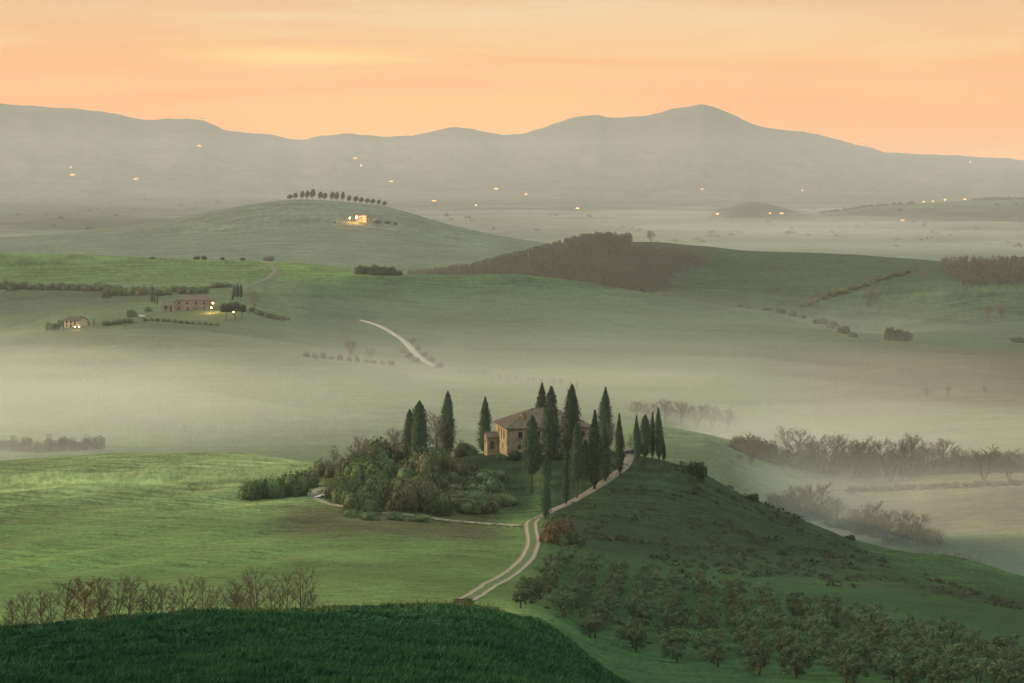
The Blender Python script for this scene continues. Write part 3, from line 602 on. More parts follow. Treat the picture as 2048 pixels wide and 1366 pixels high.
def chimney(rf, x, y, z0, z1, s=.5):
    bm = bmesh.new(); box(bm, x-s, x+s, y-s*.8, y+s*.8, z0, z1); ch = bm_obj('chimney', bm, M['brick'], rf)
    return ch
def chimney_cap(rf, x, y, z1, s=.5):
    bm = bmesh.new(); box(bm, x-s-.14, x+s+.14, y-s*.8-.14, y+s*.8+.14, z1+.004, z1+.14)
    for dx in (-s*.7, s*.7): box(bm, x+dx-.12, x+dx+.12, y-s*.6, y+s*.6, z1+.144, z1+.45)
    box(bm, x-s-.1, x+s+.1, y-s*.8-.1, y+s*.8+.1, z1+.454, z1+.56); bm_obj('chimney_cap', bm, M['brick'], rf)
HP = Vector(((1014-1024)/F*596, 596, -(908-HOR)/F*596)); HROT = R(11)
fr = thing('stone_farmhouse', HP, 'two-storey stone farmhouse with hipped tile roof on the cypress knoll', 'house', rz=HROT)
fhol = [(x, x+1.15, 3.9, 5.6) for x in (3.0, 7.6, 13.0, 19.6)]+[(2.8, 3.8, 1.1, 2.2), (8.2, 9.6, .02, 2.4), (13.4, 14.4, 1.1, 2.4), (18.0, 19.0, 1.1, 2.4)]
lhol = [(x, x+1.2, 3.5, 5.7) for x in (4.4, 8.2, 11.6)]+[(5.0, 6.0, 1.1, 2.3), (10.0, 11.0, 1.1, 2.3)]
wl, rf = house(fr, 22.6, 16.5, 6.7, fhol, lhol, 4.0, rh=[(4, 5.2, 3.7, 5.5), (10, 11.2, 3.7, 5.5)])
for x, y, z0, z1 in ((5.2, 3.6, 7.6, 10.0), (20.4, 8.6, 7.6, 9.7)): chimney(rf, x, y, z0, z1); chimney_cap(rf, x, y, z1)
# lean-to at the far end of the sunny side
lt = thing('stone_outhouse', HP+Matrix.Rotation(HROT, 3, 'Z') @ Vector((-3.1, 11.5, 0)), 'small lean-to stone outhouse against the sunlit side of the farmhouse', 'outhouse', rz=HROT)
house(lt, 3.0, 4.6, 3.1, [(.8, 1.8, .02, 2.1)], [(1.6, 2.6, 1.2, 2.2)], 1.0, hip=False, over=.3)
# low shed with a rusty roof among the trees left of the house
shp = ray(764, 925, 560); sh = thing('farm_shed', shp, 'low farm shed with reddish roof half hidden by the bare trees', 'shed', rz=R(15))
house(sh, 5.5, 4.0, 2.2, [(1.8, 3.4, .02, 1.9)], [(1.4, 2.4, .9, 1.7)], 1.0, hip=False, over=.35)

# ------------------------------------------------------------------ cars
M['tyre'] = mat_plain('tyre', (.02, .02, .02), .8); M['rim'] = mat_plain('wheel_rim', (.4, .4, .4), .35, 1); M['carglass'] = mat_plain('car_glass', (.03, .035, .04), .04, spec=1); M['headlamp'] = mat_plain('headlamp', (.8, .8, .78), .1)
def car(loc, rz, paint, label, group=None):
    t = thing('parked_car', loc, label, 'car', group, rz)
    pm = mat_plain('car_paint', paint, .22, .3)
    prof = [(-2.05,.35),(-2.1,.75),(-1.95,.95),(-1.0,1.02),(1.15,.98),(2.0,.80),(2.1,.55),(2.05,.32)]; cab = [(-1.75,.98),(-1.35,1.42),(.15,1.46),(1.05,1.0)]
    def loft(pr, w0, w1, mat, nm, par, zt):
        bm = bmesh.new(); L0 = [bm.verts.new((x, -(w0+(w1-w0)*((z-pr[0][1])/zt)), z)) for x, z in pr]; R0 = [bm.verts.new((x, (w0+(w1-w0)*((z-pr[0][1])/zt)), z)) for x, z in pr]
        n = len(pr)
        for i in range(n): k = (i+1) % n; bm.faces.new([L0[i], L0[k], R0[k], R0[i]])
        bm.faces.new(L0[::-1]); bm.faces.new(R0); bmesh.ops.recalc_face_normals(bm, faces=bm.faces)
        bmesh.ops.bevel(bm, geom=list(bm.edges), offset=.05, segments=2, affect='EDGES'); return bm_obj(nm, bm, mat, par)
    body = loft(prof, .86, .80, pm, 'body', t, 1.1)
    cb = loft(cab, .78, .60, pm, 'cabin', t, .5)
    for pts, nm in (([(1.02, -.64, 1.04), (1.02, .64, 1.04), (.22, .54, 1.42), (.22, -.54, 1.42)], 'windscreen'), ([(-1.72, .64, 1.05), (-1.72, -.64, 1.05), (-1.42, -.54, 1.38), (-1.42, .54, 1.38)], 'rear_window')):
        bm = bmesh.new(); d = .05 if pts[0][0] > 0 else -.05; bm.faces.new([bm.verts.new((x+d, y, z+.03)) for x, y, z in pts]); bm_obj(nm, bm, M['carglass'], cb)
    for s in (-1, 1):
        for x0, x1, x2, x3 in ((-1.35, -.4, -.4, -1.15), (-.3, .75, .1, -.3)):
            bm = bmesh.new(); bm.faces.new([bm.verts.new(p) for p in ((x0, s*.775, 1.06), (x1, s*.775, 1.06), (x2, s*.665, 1.38), (x3, s*.665, 1.38))]); bm_obj('side_window', bm, M['carglass'], cb)
        bm = bmesh.new(); box(bm, 1.98, 2.1, s*.72-.16, s*.72+.16, .62, .76); bm_obj('headlight', bm, M['headlamp'], body)
        for x in (-1.3, 1.3):
            for nm, r_, w_, mt in (('wheel', .33, .11, 'tyre'), ('rim', .2, .118, 'rim')):
                bm = bmesh.new(); bmesh.ops.create_cone(bm, cap_ends=True, segments=18, radius1=r_, radius2=r_, depth=w_*2, matrix=Matrix.Translation((x, s*.80, .33)) @ Matrix.Rotation(R(90), 4, 'X')); o = bm_obj(nm, bm, M[mt], wh if nm == 'rim' else t)
                if nm == 'wheel': wh = o
    return t
c0 = at(1256, 599); car(c0, R(200), (.05, .055, .06), 'dark car parked at the top of the dirt road by the farmhouse')
c1 = ray(846, 937, 560); car(c1+Vector((0, 1.0, 0)), R(100), (.75, .75, .73), 'white car parked behind the broad cypress on the knoll')

# ------------------------------------------------------------------ cypresses round the farmhouse
CY = {}
def cyp(style):
    key = (style, random.randint(0, 1)); sd = 50*key[1]
    if key not in CY: CY[key] = {'slim': lambda: cypress_meshes(21+sd, 15, .85, .05, .30, .2, full=1.8), 'tall': lambda: cypress_meshes(22+sd, 18, 1.55, .04, .35, .22, full=2.8), 'stem': lambda: cypress_meshes(23+sd, 18, 1.5, .24, .32, .22, full=2.2), 'broad': lambda: cypress_meshes(24+sd, 15, 1.75, .03, .45, .22), 'thin': lambda: cypress_meshes(25+sd, 9, .42, .05, .35, .15), 'taper': lambda: cypress_meshes(26+sd, 17, 1.6, .03, .18, .2, full=1.5)}[style]()
    return CY[key]
CYH = {'slim': (15, .85), 'tall': (18, 1.55), 'stem': (18, 1.5), 'broad': (15, 1.75), 'thin': (9, .42), 'taper': (17, 1.6)}
GR = 'cypresses along the road to the farmhouse'
def cypress(u, top, base, wpx, style, label, Y=None, group=None):
    p = at(u, Y) if Y else ray(u, base, 480); vb = HOR-F*p.z/p.y; H0, R0 = CYH[style]; H = (vb-top)/F*p.y; Rw = wpx/2/F*p.y
    lean(plant('cypress_tree', cyp(style), p, label, 'cypress', group, s=(Rw/R0*1.18, Rw/R0*1.18, H/H0)), .012)
RL = 'dark slender cypress lining the dirt road below the farmhouse'
for u, top, base, wp, st in [(1154,844,996,23,'stem'),(1189,821,978,21,'slim'),(1210,859,962,18,'slim'),(1172,880,958,11,'thin'),(1132,893,1008,10,'thin'),(1240,828,950,14,'slim')]:
    cypress(u, top, base, wp, st, RL, group=GR)
cypress(1091, 912, 1036, 19, 'broad', 'low cypress without visible trunk standing at the road junction')
cypress(1063, 831, 985, 29, 'stem', 'cypress with bare stem in front of the farmhouse corner window')
cypress(1100, 773, 960, 30, 'stem', 'tallest cypress rising on a bare stem before the farmhouse roof')
cypress(1140, 769, 932, 30, 'tall', 'tall full cypress in front of the right half of the farmhouse roof')
cypress(1083, 766, 0, 29, 'taper', 'cypress standing behind the farmhouse roof', Y=628)
cypress(1210, 775, 0, 28, 'taper', 'pointed cypress standing behind the right end of the farmhouse', Y=632)
cypress(970, 793, 0, 25, 'taper', 'lone cypress behind the sunlit outhouse of the farmhouse', Y=630)
for u, top, wp, st, Y in [(1274,831,12,'slim',588),(1305,824,10,'slim',602),(1318,816,14,'slim',600)]:
    cypress(u, top, 0, wp, st, 'slim pointed cypress in the cluster beyond the parked dark car', Y=Y, group='cypress cluster at the road end')
cypress(1290, 829, 0, 20, 'broad', 'thick round-topped cypress in the cluster beyond the parked dark car', Y=597)
cypress(1328, 880, 0, 6, 'thin', 'tiny cypress at the end of the cluster on the knoll edge', Y=596)
cypress(1279, 857, 0, 7, 'thin', 'young cypress squeezed beside the thick round-topped cypress', Y=606)
cypress(837, 802, 0, 34, 'broad', 'broad dark cypress standing over the scrub on the knoll', Y=585)
cypress(820, 819, 0, 24, 'tall', 'cypress tucked close behind the broad dark cypress', Y=596)
cypress(894, 783, 0, 24, 'tall', 'cypress rising out of a bare round tree on the knoll', Y=619)
for u, top in [(780,896),(788,900),(795,903),(802,905),(813,890)]:
    cypress(u, top, 0, 6, 'thin', 'thin young cypress in the short row beside the broad dark cypress', Y=588+random.uniform(-2, 2), group='young cypress row on the knoll')

# ------------------------------------------------------------------ trees and shrubs of the knoll
BARE = [bare_meshes(40+i, 7.0, spread=[.36,.42,.34,.46,.40][i], stems=[1,1,1,1,2][i], low=[.25,.3,.2,.32,.25][i], n1=16, n2=6, n3=5, minr=.008) for i in range(5)]
BIG = [bare_meshes(60+i, 12.0, 'twigpale', spread=.46, stems=[2,1,3][i], low=.16, n1=30, n2=7, n3=5, minr=.02) for i in range(3)]
RUS = bare_meshes(71, 7.0, 'twigred', spread=.36, n2=7, n3=7, minr=.018)
BU = [bush_mesh(80+i, n=2400, leaf=.10, lobes=10) for i in range(4)]; BB = [bush_mesh(90+i, mat='bushbrown', core=.6, leaf=.10, up=1.0, flat=.9) for i in range(3)]; BR = bush_mesh(95, mat='bushred', leaf=.10, up=1.0, core=.6); BD = [bush_mesh(97+i, mat='dark', flat=.8) for i in range(2)]
def bush(u, v, wpx, hpx, kind, label, group=None, y0=470, Y=None, name='shrub', cat='shrub'):
    p = at(u, Y) if Y else ray(u, v, y0); s = wpx/2/F*p.y; h = hpx/F*p.y; me = random.choice(kind)
    return single(name, me, p-Vector((0, 0, .1*h)), label, cat, group, s=(s*1.05, s*1.05, h/1.15))
def btree(u, top, base, meshes, H0, label, group=None, y0=470, Y=None, wide=1.0, cat='tree', name='bare_tree'):
    p = at(u, Y) if Y else ray(u, base, y0); vb = HOR-F*p.z/p.y; s = (vb-top)/F*p.y/H0
    return plant(name, meshes, p, label, cat, group, s=(s*wide, s*wide, s))
KG = 'shrubs covering the knoll below the cypresses'; KL = 'rounded green shrub in the thicket on the slope below the farmhouse'; KB = 'brownish leafless shrub in the thicket on the slope below the farmhouse'
for row, (v0, n, lo, hi) in enumerate([(1024, 7, 690, 1000), (1008, 8, 665, 1010), (990, 8, 668, 1015), (972, 7, 690, 1005), (954, 6, 700, 985), (938, 4, 720, 960)]):
    for k in range(n):
        u = lo+(hi-lo)*(k+.5)/n+random.uniform(-14, 14); br = random.random() < (.55 if row < 2 and u > 760 else .22)
        bush(u, v0+random.uniform(-5, 5), random.uniform(50, 86), random.uniform(44, 80)*(1 if u < 880 else .55), BB if br else BU, KB if br else KL, KG)
for u, v, ww, hh in [(704,1003,62,56),(694,985,48,48),(712,960,76,68)]: bush(u, v, ww, hh, BU, 'dense green shrub at the inside of the muddy bend', 'shrubs at the muddy bend')
for u, v, ww, hh in [(510,998,62,52),(545,996,72,58),(585,992,76,62),(616,975,52,48),(646,955,50,44)]: bush(u, v, ww, hh, BU if u < 600 else BB, 'olive-brown shrub in the clump beside the muddy bend', 'shrub clump left of the bend', y0=540)
for u, v, ww, hh in [(735,1040,50,22),(790,1040,40,18),(840,1043,56,18),(700,1034,44,20)]: bush(u, v, ww, hh, BU, 'low bank shrub along the farm track below the thicket', 'bank shrubs along the track')
btree(723, 867, 0, BIG[0], 12, 'round bare tree at the left end of the knoll', Y=592, wide=1.0)
btree(789, 852, 0, BIG[1], 12, 'bare many-stemmed tree behind the row of young cypresses', Y=600, wide=1.0)
btree(877, 819, 0, BIG[2], 12, 'wide bare tree growing round the foot of a cypress', Y=616, wide=1.1)
for k in range(11): btree(672+k*27+random.uniform(-9, 9), 905+random.uniform(-14, 26)-(k > 1)*14+(k > 8)*12, 0, BARE[k % 5], 7, 'small bare tree poking out of the thicket on the knoll', 'bare trees in the knoll thicket', Y=random.uniform(574, 596), wide=random.uniform(1.1, 1.5))
btree(668, 885, 0, BARE[0], 7, 'thin leafless sapling at the left edge of the knoll', Y=590)
btree(1222, 838, 0, BIG[1], 12, 'pale bare tree beside the right end of the farmhouse', Y=610, wide=.7)
btree(1262, 870, 0, BARE[2], 7, 'small bare tree behind the parked dark car', Y=612)
bush(930, 0, 54, 36, BU, 'spreading green garden tree left of the sunlit outhouse', Y=622, name='garden_tree', cat='tree')
bush(1000, 0, 22, 20, BU, 'small shrub against the sunlit wall of the farmhouse', Y=592)
for u, Y, ww, hh in [(1035,592,40,20),(1085,588,44,18),(1125,590,36,18),(1160,594,34,16)]: bush(u, 0, ww, hh, BD, 'dark shrub along the foot of the farmhouse front', 'garden shrubs before the house', Y=Y)
bush(1393, 0, 46, 34, BD, 'dark wind-bent shrub on the bare edge of the knoll', Y=588); bush(1508, 0, 28, 18, BD, 'small dark shrub on the crest of the falling ridge', Y=592)
bush(1700, 0, 26, 12, BD, 'flat dark shrub low on the crest of the falling ridge', Y=594); bush(1365, 0, 18, 14, BU, 'small green shrub between the cypress cluster and the wind-bent shrub', Y=594)
bush(1115, 1106, 74, 62, [BR], 'russet leafless shrub below the cypress at the road junction'); bush(1128, 1118, 58, 40, BU, 'green shrub under the russet shrub by the road'); bush(1098, 1085, 40, 34, BB, 'brown scrub shrub between the road and the russet shrub')

# ------------------------------------------------------------------ row of young bare trees behind the foreground crest
ROW = [(17,1219,0),(55,1178,1),(82,1171,0),(130,1155,3),(169,1152,9),(198,1149,1),(211,1170,2),(227,1148,4),(255,1147,3),(286,1180,0),(304,1157,2),(326,1160,1),(363,1146,4),(403,1148,2),(420,1186,0),(440,1167,1),(463,1153,3),(473,1160,0),(500,1160,2),(520,1128,4),(546,1155,1),(575,1140,3),(601,1124,4),(625,1175,2),(30,1195,2),(108,1180,2),(345,1170,0),(485,1180,1),(560,1175,0)]
for u, top, k in ROW:
    btree(u, top, 0, RUS if k == 9 else BARE[k], 7, 'young tree still holding russet leaves in the bare row' if k == 9 else 'young leafless tree in the row behind the dark grassy crest', None if k == 9 else 'young bare trees along the field edge', Y=random.uniform(224, 242), wide=random.uniform(1.0, 1.3))
bush(379, 0, 27, 52, BD, 'dark conical evergreen shrub standing in the bare tree row', Y=228); bush(449, 0, 16, 34, BD, 'small dark evergreen shrub in the bare tree row', Y=228); bush(700, 0, 25, 38, BD, 'lone dark evergreen shrub right of the bare tree row', Y=228)
for k in range(13):
    bush(8+k*30+random.uniform(-8, 8), 0, random.uniform(20, 36), random.uniform(26, 36), BB, 'low brown brush under the row of bare trees', 'brush under the bare trees', Y=random.uniform(222, 230))
bush(925, 1210, 46, 16, BD, 'dark heap of brush where the dirt road meets the crest', Y=None, y0=290)

# ------------------------------------------------------------------ olive grove
ORD = 'first second third fourth fifth sixth seventh eighth ninth tenth eleventh twelfth thirteenth fourteenth fifteenth sixteenth seventeenth eighteenth nineteenth twentieth'.split()
OL = [olive_meshes(120+i) for i in range(5)]
for k in range(20):
    y = 318-8*k+(k % 2)*3 if k < 9 else 246+(k % 2)*3; x0 = 1.2+5.1*k
    n = 0
    while y < 500:
        x = x0+(y-310)*.075+random.uniform(-.8, .8); u = 1024+F*x/y; yy = y+random.uniform(-1.2, 1.2)
        lim = np.interp(u, [1040, 1110, 1250, 1400, 1550, 1700, 1850, 2048, 2300], [405, 415, 432, 425, 400, 372, 345, 318, 280])
        if yy < lim and yy > 215 and u < 2230:
            s = random.uniform(.66, .98); plant('olive_tree', random.choice(OL), (x, yy, ground(x, yy)), 'grey-green olive tree in the %s row of the grove counted from the dirt road' % ORD[k], 'olive tree', 'olive trees of grove row %d' % (k+1), s=(s*1.2, s*1.2, s))
        y += 6.2

# ------------------------------------------------------------------ hillside scrub, woods, grass (uncountable)
def scatter_bushes(name, label, pts, mat, n=36, leaf=.35, up=.6):
    r = np.random.RandomState(5); out = []
    for x, y, s in pts:
        d = r.normal(size=(n, 3)); d /= np.linalg.norm(d, axis=1)[:, None]; d[:, 2] = np.abs(d[:, 2])
        out.append(tris_at(np.array([x, y, ground(x, y)])+d*s*np.array([1, 1, .75])*(.6+.5*r.rand(n))[:, None], d, leaf*s, up=up, w=.5, r=r))
    tag(link(name, tri_mesh(name, np.concatenate(out), M[mat])), label, kind='stuff')
pts = []
while len(pts) < 900:
    u, Y = random.uniform(1120, 2150), random.uniform(455, 606); edge = 1560+(606-Y)*3.6
    if u > edge or fbm(np.array([u/70.]), np.array([Y/14.]), 2)[0] < -.05: continue
    x = (u-1024)/F*Y; pts.append((x, Y, random.uniform(.3, .5)+.9*random.random()**3))
scatter_bushes('hillside_scrub', 'low dark scrub mottling the slope above the olive grove', pts, 'scrub', 30, .42)
pts = [(p[0]+random.uniform(-1.5, 1.5), p[1]-random.uniform(2.4, 7.5), random.uniform(.25, .6)) for p in sp for _ in range(2) if p[0] > -40]
scatter_bushes('bank_grass', 'rough dry grass on the bank below the farm track', pts, 'drygrass', 26, .45, 1.0)
def wood(name, label, u0, u1, y0, y1, n, h, test, mat='wood', hs=lambda u: 1):
    r = np.random.RandomState(9); out = []; c = 0
    while c < n:
        u, Y = r.uniform(u0, u1), r.uniform(y0, y1)
        if not test(u, Y): continue
        x = (u-1024)/F*Y; z = ground(x, Y); c += 1; H = h*r.uniform(.6, 1.3)*hs(u); k = 44
        t = r.rand(k)**.7; a = r.rand(k)*6.283; rad = H*.33*np.sin(np.clip(t, .1, .97)*3.0)**.7*r.rand(k)**.4
        p = np.array([x, Y, z])+np.stack([rad*np.cos(a), rad*np.sin(a), H*(.25+.75*t)], 1); d = np.stack([np.cos(a), np.sin(a), a*0+.6], 1)
        out.append(tris_at(p, d/np.linalg.norm(d, axis=1)[:, None], H*.17, up=1.5, w=.20, r=r))
        q = np.array([[x-.25, Y, z-.5], [x+.25, Y, z-.5], [x, Y, z+H*.7]]); out.append(q)
    tag(link(name, tri_mesh(name, np.concatenate(out), M[mat])), label, kind='stuff')
wood('winter_wood', 'brown leafless wood covering the rounded far hill', 800, 1470, 2110, 2530, 4200, 8, lambda u, Y: u > 815+max(0, 2330-Y)*.8 and u < 1500-(2530-Y)*.55+14*math.sin(Y/23) and (Y > 2160 or u > 950) and (u < 1262 or Y < 2395-(u-1268)*.1), hs=lambda u: float(np.interp(u, [815, 1000, 1200, 1270, 1480], [.35, .8, 1.1, 1, .8])))
wood('winter_wood', 'dark leafless wood on the slope at the right beyond the lone trees', 1885, 2300, 2080, 2420, 1300, 8.5, lambda u, Y: u > 1890+(2300-Y)*.12)
def grass(n):
    r = np.random.RandomState(2); Y = np.exp(r.uniform(math.log(66), math.log(222), n*2)); s = r.uniform(-.25, .15, n*2); x = s*Y
    h = .16+.34*np.clip(fbm(x/1.6, Y/2.6, 3)+.38, 0, 1)**1.3*(1+.6*fbm(x/8, Y/12, 2)); keep = r.rand(n*2) < np.clip(h*1.7, .15, 1); x, Y, h = x[keep][:n], Y[keep][:n], h[keep][:n]
    j = np.clip(np.searchsorted(YS, Y)-1, 0, NT-2); a = (Y-YS[j])/(YS[j+1]-YS[j]); z = np.zeros(len(Y)); base = (NS-len(S_IN))//2; fi = (x/Y-S_IN[0])/.00125+base; i = fi.astype(int); b = fi-i
    Zn = Z/YS[:, None]; z = ((Zn[j, i]*(1-b)+Zn[j, i+1]*b)*(1-a)+(Zn[j+1, i]*(1-b)+Zn[j+1, i+1]*b)*a)*Y
    k = len(Y); t = r.rand(k)*6.283; wd = (.035+.05*r.rand(k))*(Y/110)**.5; lean = r.normal(size=(k, 2))*h[:, None]*.45+np.array([.10, -.05])
    b0 = np.stack([x-np.cos(t)*wd, Y-np.sin(t)*wd, z-.03], 1); b1 = np.stack([x+np.cos(t)*wd, Y+np.sin(t)*wd, z-.03], 1); tp = np.stack([x+lean[:, 0], Y+lean[:, 1], z+h], 1)
    tag(link('grass', tri_mesh('grass', np.stack([b0, b1, tp], 1).reshape(-1, 3), M['grass'])), 'lush dark green grass of the foreground crest', kind='stuff')
grass(260000)
def weeds(n):
    r = np.random.RandomState(8); vs_ = []
    for _ in range(n):
        Y = r.uniform(186, 214); u = r.uniform(-60, 1010); x = (u-1024)/F*Y
        if fbm(np.array([x/3.]), np.array([Y/9.]), 2)[0] < .02: continue
        z = ground(x, Y); h = r.uniform(.35, .95); a = r.rand()*6.28; l = r.normal(size=2)*.16
        vs_ += [(x-.035*math.cos(a), Y-.035*math.sin(a), z-.05), (x+.035*math.cos(a), Y+.035*math.sin(a), z-.05), (x+l[0], Y+l[1], z+h)]
    tag(link('weeds', tri_mesh('weeds', np.array(vs_), M['drygrass'])), 'tall thin weeds standing along the foreground crest', kind='stuff')
weeds(5200)

# ------------------------------------------------------------------ middle distance: trees, hedges, farms
FAR = 'far'
def fbush(u, v, ww, hh, kind, label, group, y0, Y=None): return bush(u, v, ww, hh, kind, label, group, y0=y0, Y=Y)
for u, v, ww, hh in [(725,548,36,20),(750,549,44,24),(775,550,40,22),(797,551,24,12)]: fbush(u, v, ww, hh, BD, 'dark round thicket standing alone on the green far crest', 'thicket on the far crest', 1700)
for k in range(13): fbush(6+k*19, 578+random.uniform(-2, 2)+k*.4, random.uniform(24, 36), random.uniform(15, 22), BU if k % 3 else BB, 'shrub in the long hedge on the hollow left of the far farm', 'hedge left of the far farm', 1560)
for k in range(12): fbush(215+k*17, 594-k*.8+random.uniform(-3, 3), random.uniform(24, 34), random.uniform(15, 24), BU if k % 4 else BB, 'shrub in the lower hedge rising behind the far farm', 'hedge behind the far farm', 1560)
for u, v, ww, hh in [(305,518,14,6),(395,519,16,8),(408,519,14,10),(445,520,10,8),(485,521,12,7),(540,521,26,10)]: fbush(u, v, ww, hh, BD, 'small dark shrub on the skyline of the green ridge', 'skyline shrubs on the ridge', 1900)
for u, v, ww, hh in [(1535,622,20,10),(1560,627,24,12),(1585,632,26,13),(1605,637,20,10),(1640,648,30,16),(1665,657,32,18),(1688,667,30,18),(1705,674,20,12),(1500,616,12,6),(1480,613,10,5)]: fbush(u, v, ww, hh, BD, 'dark shrub in the hedge along the edge of the big green field', 'hedge along the big green field', 1480)
for u, v, ww, hh in [(1785,680,40,30),(1808,681,38,24)]: fbush(u, v, ww, hh, BD, 'big dark shrub alone in the misty hollow', 'shrub pair in the hollow', 1380)
for k in range(16): fbush(1605+k*14, 612-k*4.4+random.uniform(-2, 2), random.uniform(14, 26), random.uniform(8, 14), BB, 'scrubby shrub in the hedge climbing the right-hand slope', 'hedge climbing the right slope', 1800)
fbush(1285, 586, 16, 8, BD, 'small dark shrub at the lower edge of the brown wood', None, 1900)
fbush(2035, 685, 34, 14, BD, 'dark shrub at the edge of the right-hand misty slope', None, 1380)
for u, top, base, wd, lab in [(1302,459,481,1.2,'lone bare tree on the skyline beside the brown wood'),(1740,574,604,1.7,'wide bare oak on the right-hand slope'),(1848,534,560,1.2,'small leafy-brown tree near the top of the right-hand slope'),(1622,585,612,1.3,'bare tree growing out of the climbing hedge'),(700,678,714,1.3,'bare spreading tree in the hedge below the white road'),(740,693,716,1.5,'broad low bare tree right of the spreading tree by the white road'),(508,578,618,.9,'pale tree on the slope right of the far farm')]:
    btree(u, top, base, BIG[random.randint(0, 2)], 12, lab, y0=1200, wide=wd, Y=2498 if u == 1302 else None)
for u, top, base in [(1975,608,640),(2002,606,642)]: btree(u, top, base, BIG[0], 12, 'one of two bare trees side by side in the right-hand meadow', 'pair of bare trees', y0=1350, wide=1.2)
for k in range(11): fbush(612+k*17, 714+k*1.6, random.uniform(10, 20), random.uniform(8, 14), BB, 'hedge shrub in the misty line below the white road', 'misty hedge below the white road', 1200)
for k in range(16): btree(900+k*17+random.uniform(-4, 4), 737+k*1.4+random.uniform(-4, 4), 752+k*1.9, BARE[k % 5], 7, 'misty bare tree in the stream-side row behind the farmhouse hill', 'misty row of bare trees', y0=1100, wide=1.3)
MG = 'bare trees standing in the valley mist'; ML = 'tall bare tree fading into the mist of the right-hand valley'
for u, top, base in [(1275,800,838),(1300,802,842),(1330,796,846),(1362,800,850),(1395,805,856),(1425,808,858),(1455,815,862)]: btree(u, top, base, BIG[random.randint(0, 2)], 12, 'misty bare tree in the grove right behind the cypress cluster', 'misty grove behind the cypresses', y0=1000, wide=1.5)
for u, top, base in [(1515,880,925),(1560,884,930),(1605,880,940),(1645,885,945),(1685,890,950),(1720,885,955),(1765,890,958),(1810,890,960),(1500,858,930),(1540,866,935),(1585,850,938),(1625,858,945),(1660,856,950),(1700,862,955),(1740,868,958),(1780,872,960),(1830,868,962),(1885,858,966),(1930,880,965),(1965,900,968),(2010,905,970),(1480,880,925),(1860,885,966)]: btree(u+random.uniform(-10, 10), top+random.uniform(-16, 30), base+random.uniform(-24, 8), BIG[random.randint(0, 2)], 12, ML, MG, y0=830, wide=random.uniform(1.2, 1.7))
for u, top, base in [(1590,945,1035),(1635,950,1040),(1560,955,1020),(1680,960,1045),(1740,985,1075),(1790,990,1085),(1830,1000,1090),(1720,1000,1070),(1610,975,1042),(1660,985,1050),(1765,1010,1080),(1700,990,1060),(1860,1020,1095),(1575,970,1030)]: btree(u+random.uniform(-8, 8), top+random.uniform(8, 40), base, BIG[random.randint(0, 2)], 12, 'tall bare tree rising from the gully just beyond the falling ridge', 'bare trees in the gully', y0=640, wide=random.uniform(1.1, 1.6))
for k in range(34): fbush(1470+k*17+random.uniform(-6, 6), 934+k*.9+random.uniform(-14, 6), random.uniform(34, 66), random.uniform(22, 48), BB, 'low misty shrub under the tall bare trees of the right-hand valley', 'undergrowth in the valley mist', 860)
for k in range(16): fbush(1705+k*23, 984-k*1.0, 30, random.uniform(11, 16), BB, 'pale bushy shrub in the hedge across the misty valley field', 'pale hedge in the misty field', 740)
for u, v in [(1850,1118),(1905,1122),(1945,1130)]: fbush(u, v, 50, 26, BB, 'pale shrub just beyond the crest of the falling ridge', 'shrubs beyond the ridge', 640)
for k in range(16): fbush(1545+k*21+random.uniform(-6, 6), 1030+k*4.4+random.uniform(-12, 4), random.uniform(40, 70), random.uniform(20, 42), BB, 'low misty shrub among the bare trees of the gully', 'undergrowth in the gully', 630)
for k in range(9): fbush(5+k*24, 905-abs(k-3)*1.5, 34, random.uniform(24, 36), BB, 'ghostly shrub in the mist behind the left-hand field', 'misty shrubs behind the field', 850)
for u, top, base in [(1852,775,802),(1895,770,800),(1968,770,795)]: btree(u, top, base, BARE[1], 7, 'faint small fruit tree in the misty field', 'faint trees in the misty field', y0=1100, wide=1.2)

for u, v, ww, hh in PEND: fbush(u, v, ww, hh, BB, 'dark verge shrub beside the pale gravel road on the far slope', 'verge shrubs of the gravel road', 1250)
# far farm with lit lamps
M['lamp'] = mat_plain('lit_lamp', (.9, .6, .3), .5, emit=(1, .45, .12), es=40); M['post'] = mat_plain('lamp_post', (.05, .05, .05), .6); M['stonefar'] = mat_stone('far_stone_wall', (.15, .125, .09), (.27, .23, .165), (.21, .185, .14), 1.2); M['warmwall'] = mat_noise('plaster', (.38, .30, .20), (.46, .37, .26), 1)
def lamp(p, h, r_, label, power=0, group=None):
    t = thing('yard_lamp', p, label, 'lamp', group); pv, pf = prism([((0, 0, -.5), (0, 0, h), .12, .08)], 6); link('post', mesh_np('post', pv, pf, M['post']), t)
    bm = bmesh.new(); bmesh.ops.create_icosphere(bm, subdivisions=2, radius=r_); bm_obj('lantern', bm, M['lamp'], t, (0, 0, h+r_*.8))
    if power:
        l = bpy.data.lights.new('yard_lamp_light', 'POINT'); l.energy = power; l.color = (1, .5, .18); l.shadow_soft_size = .4; lo = bpy.data.objects.new('yard_lamp_light', l); COL.objects.link(lo); lo.parent = t; lo.location = (0, -r_*1.6, h+r_*.8)
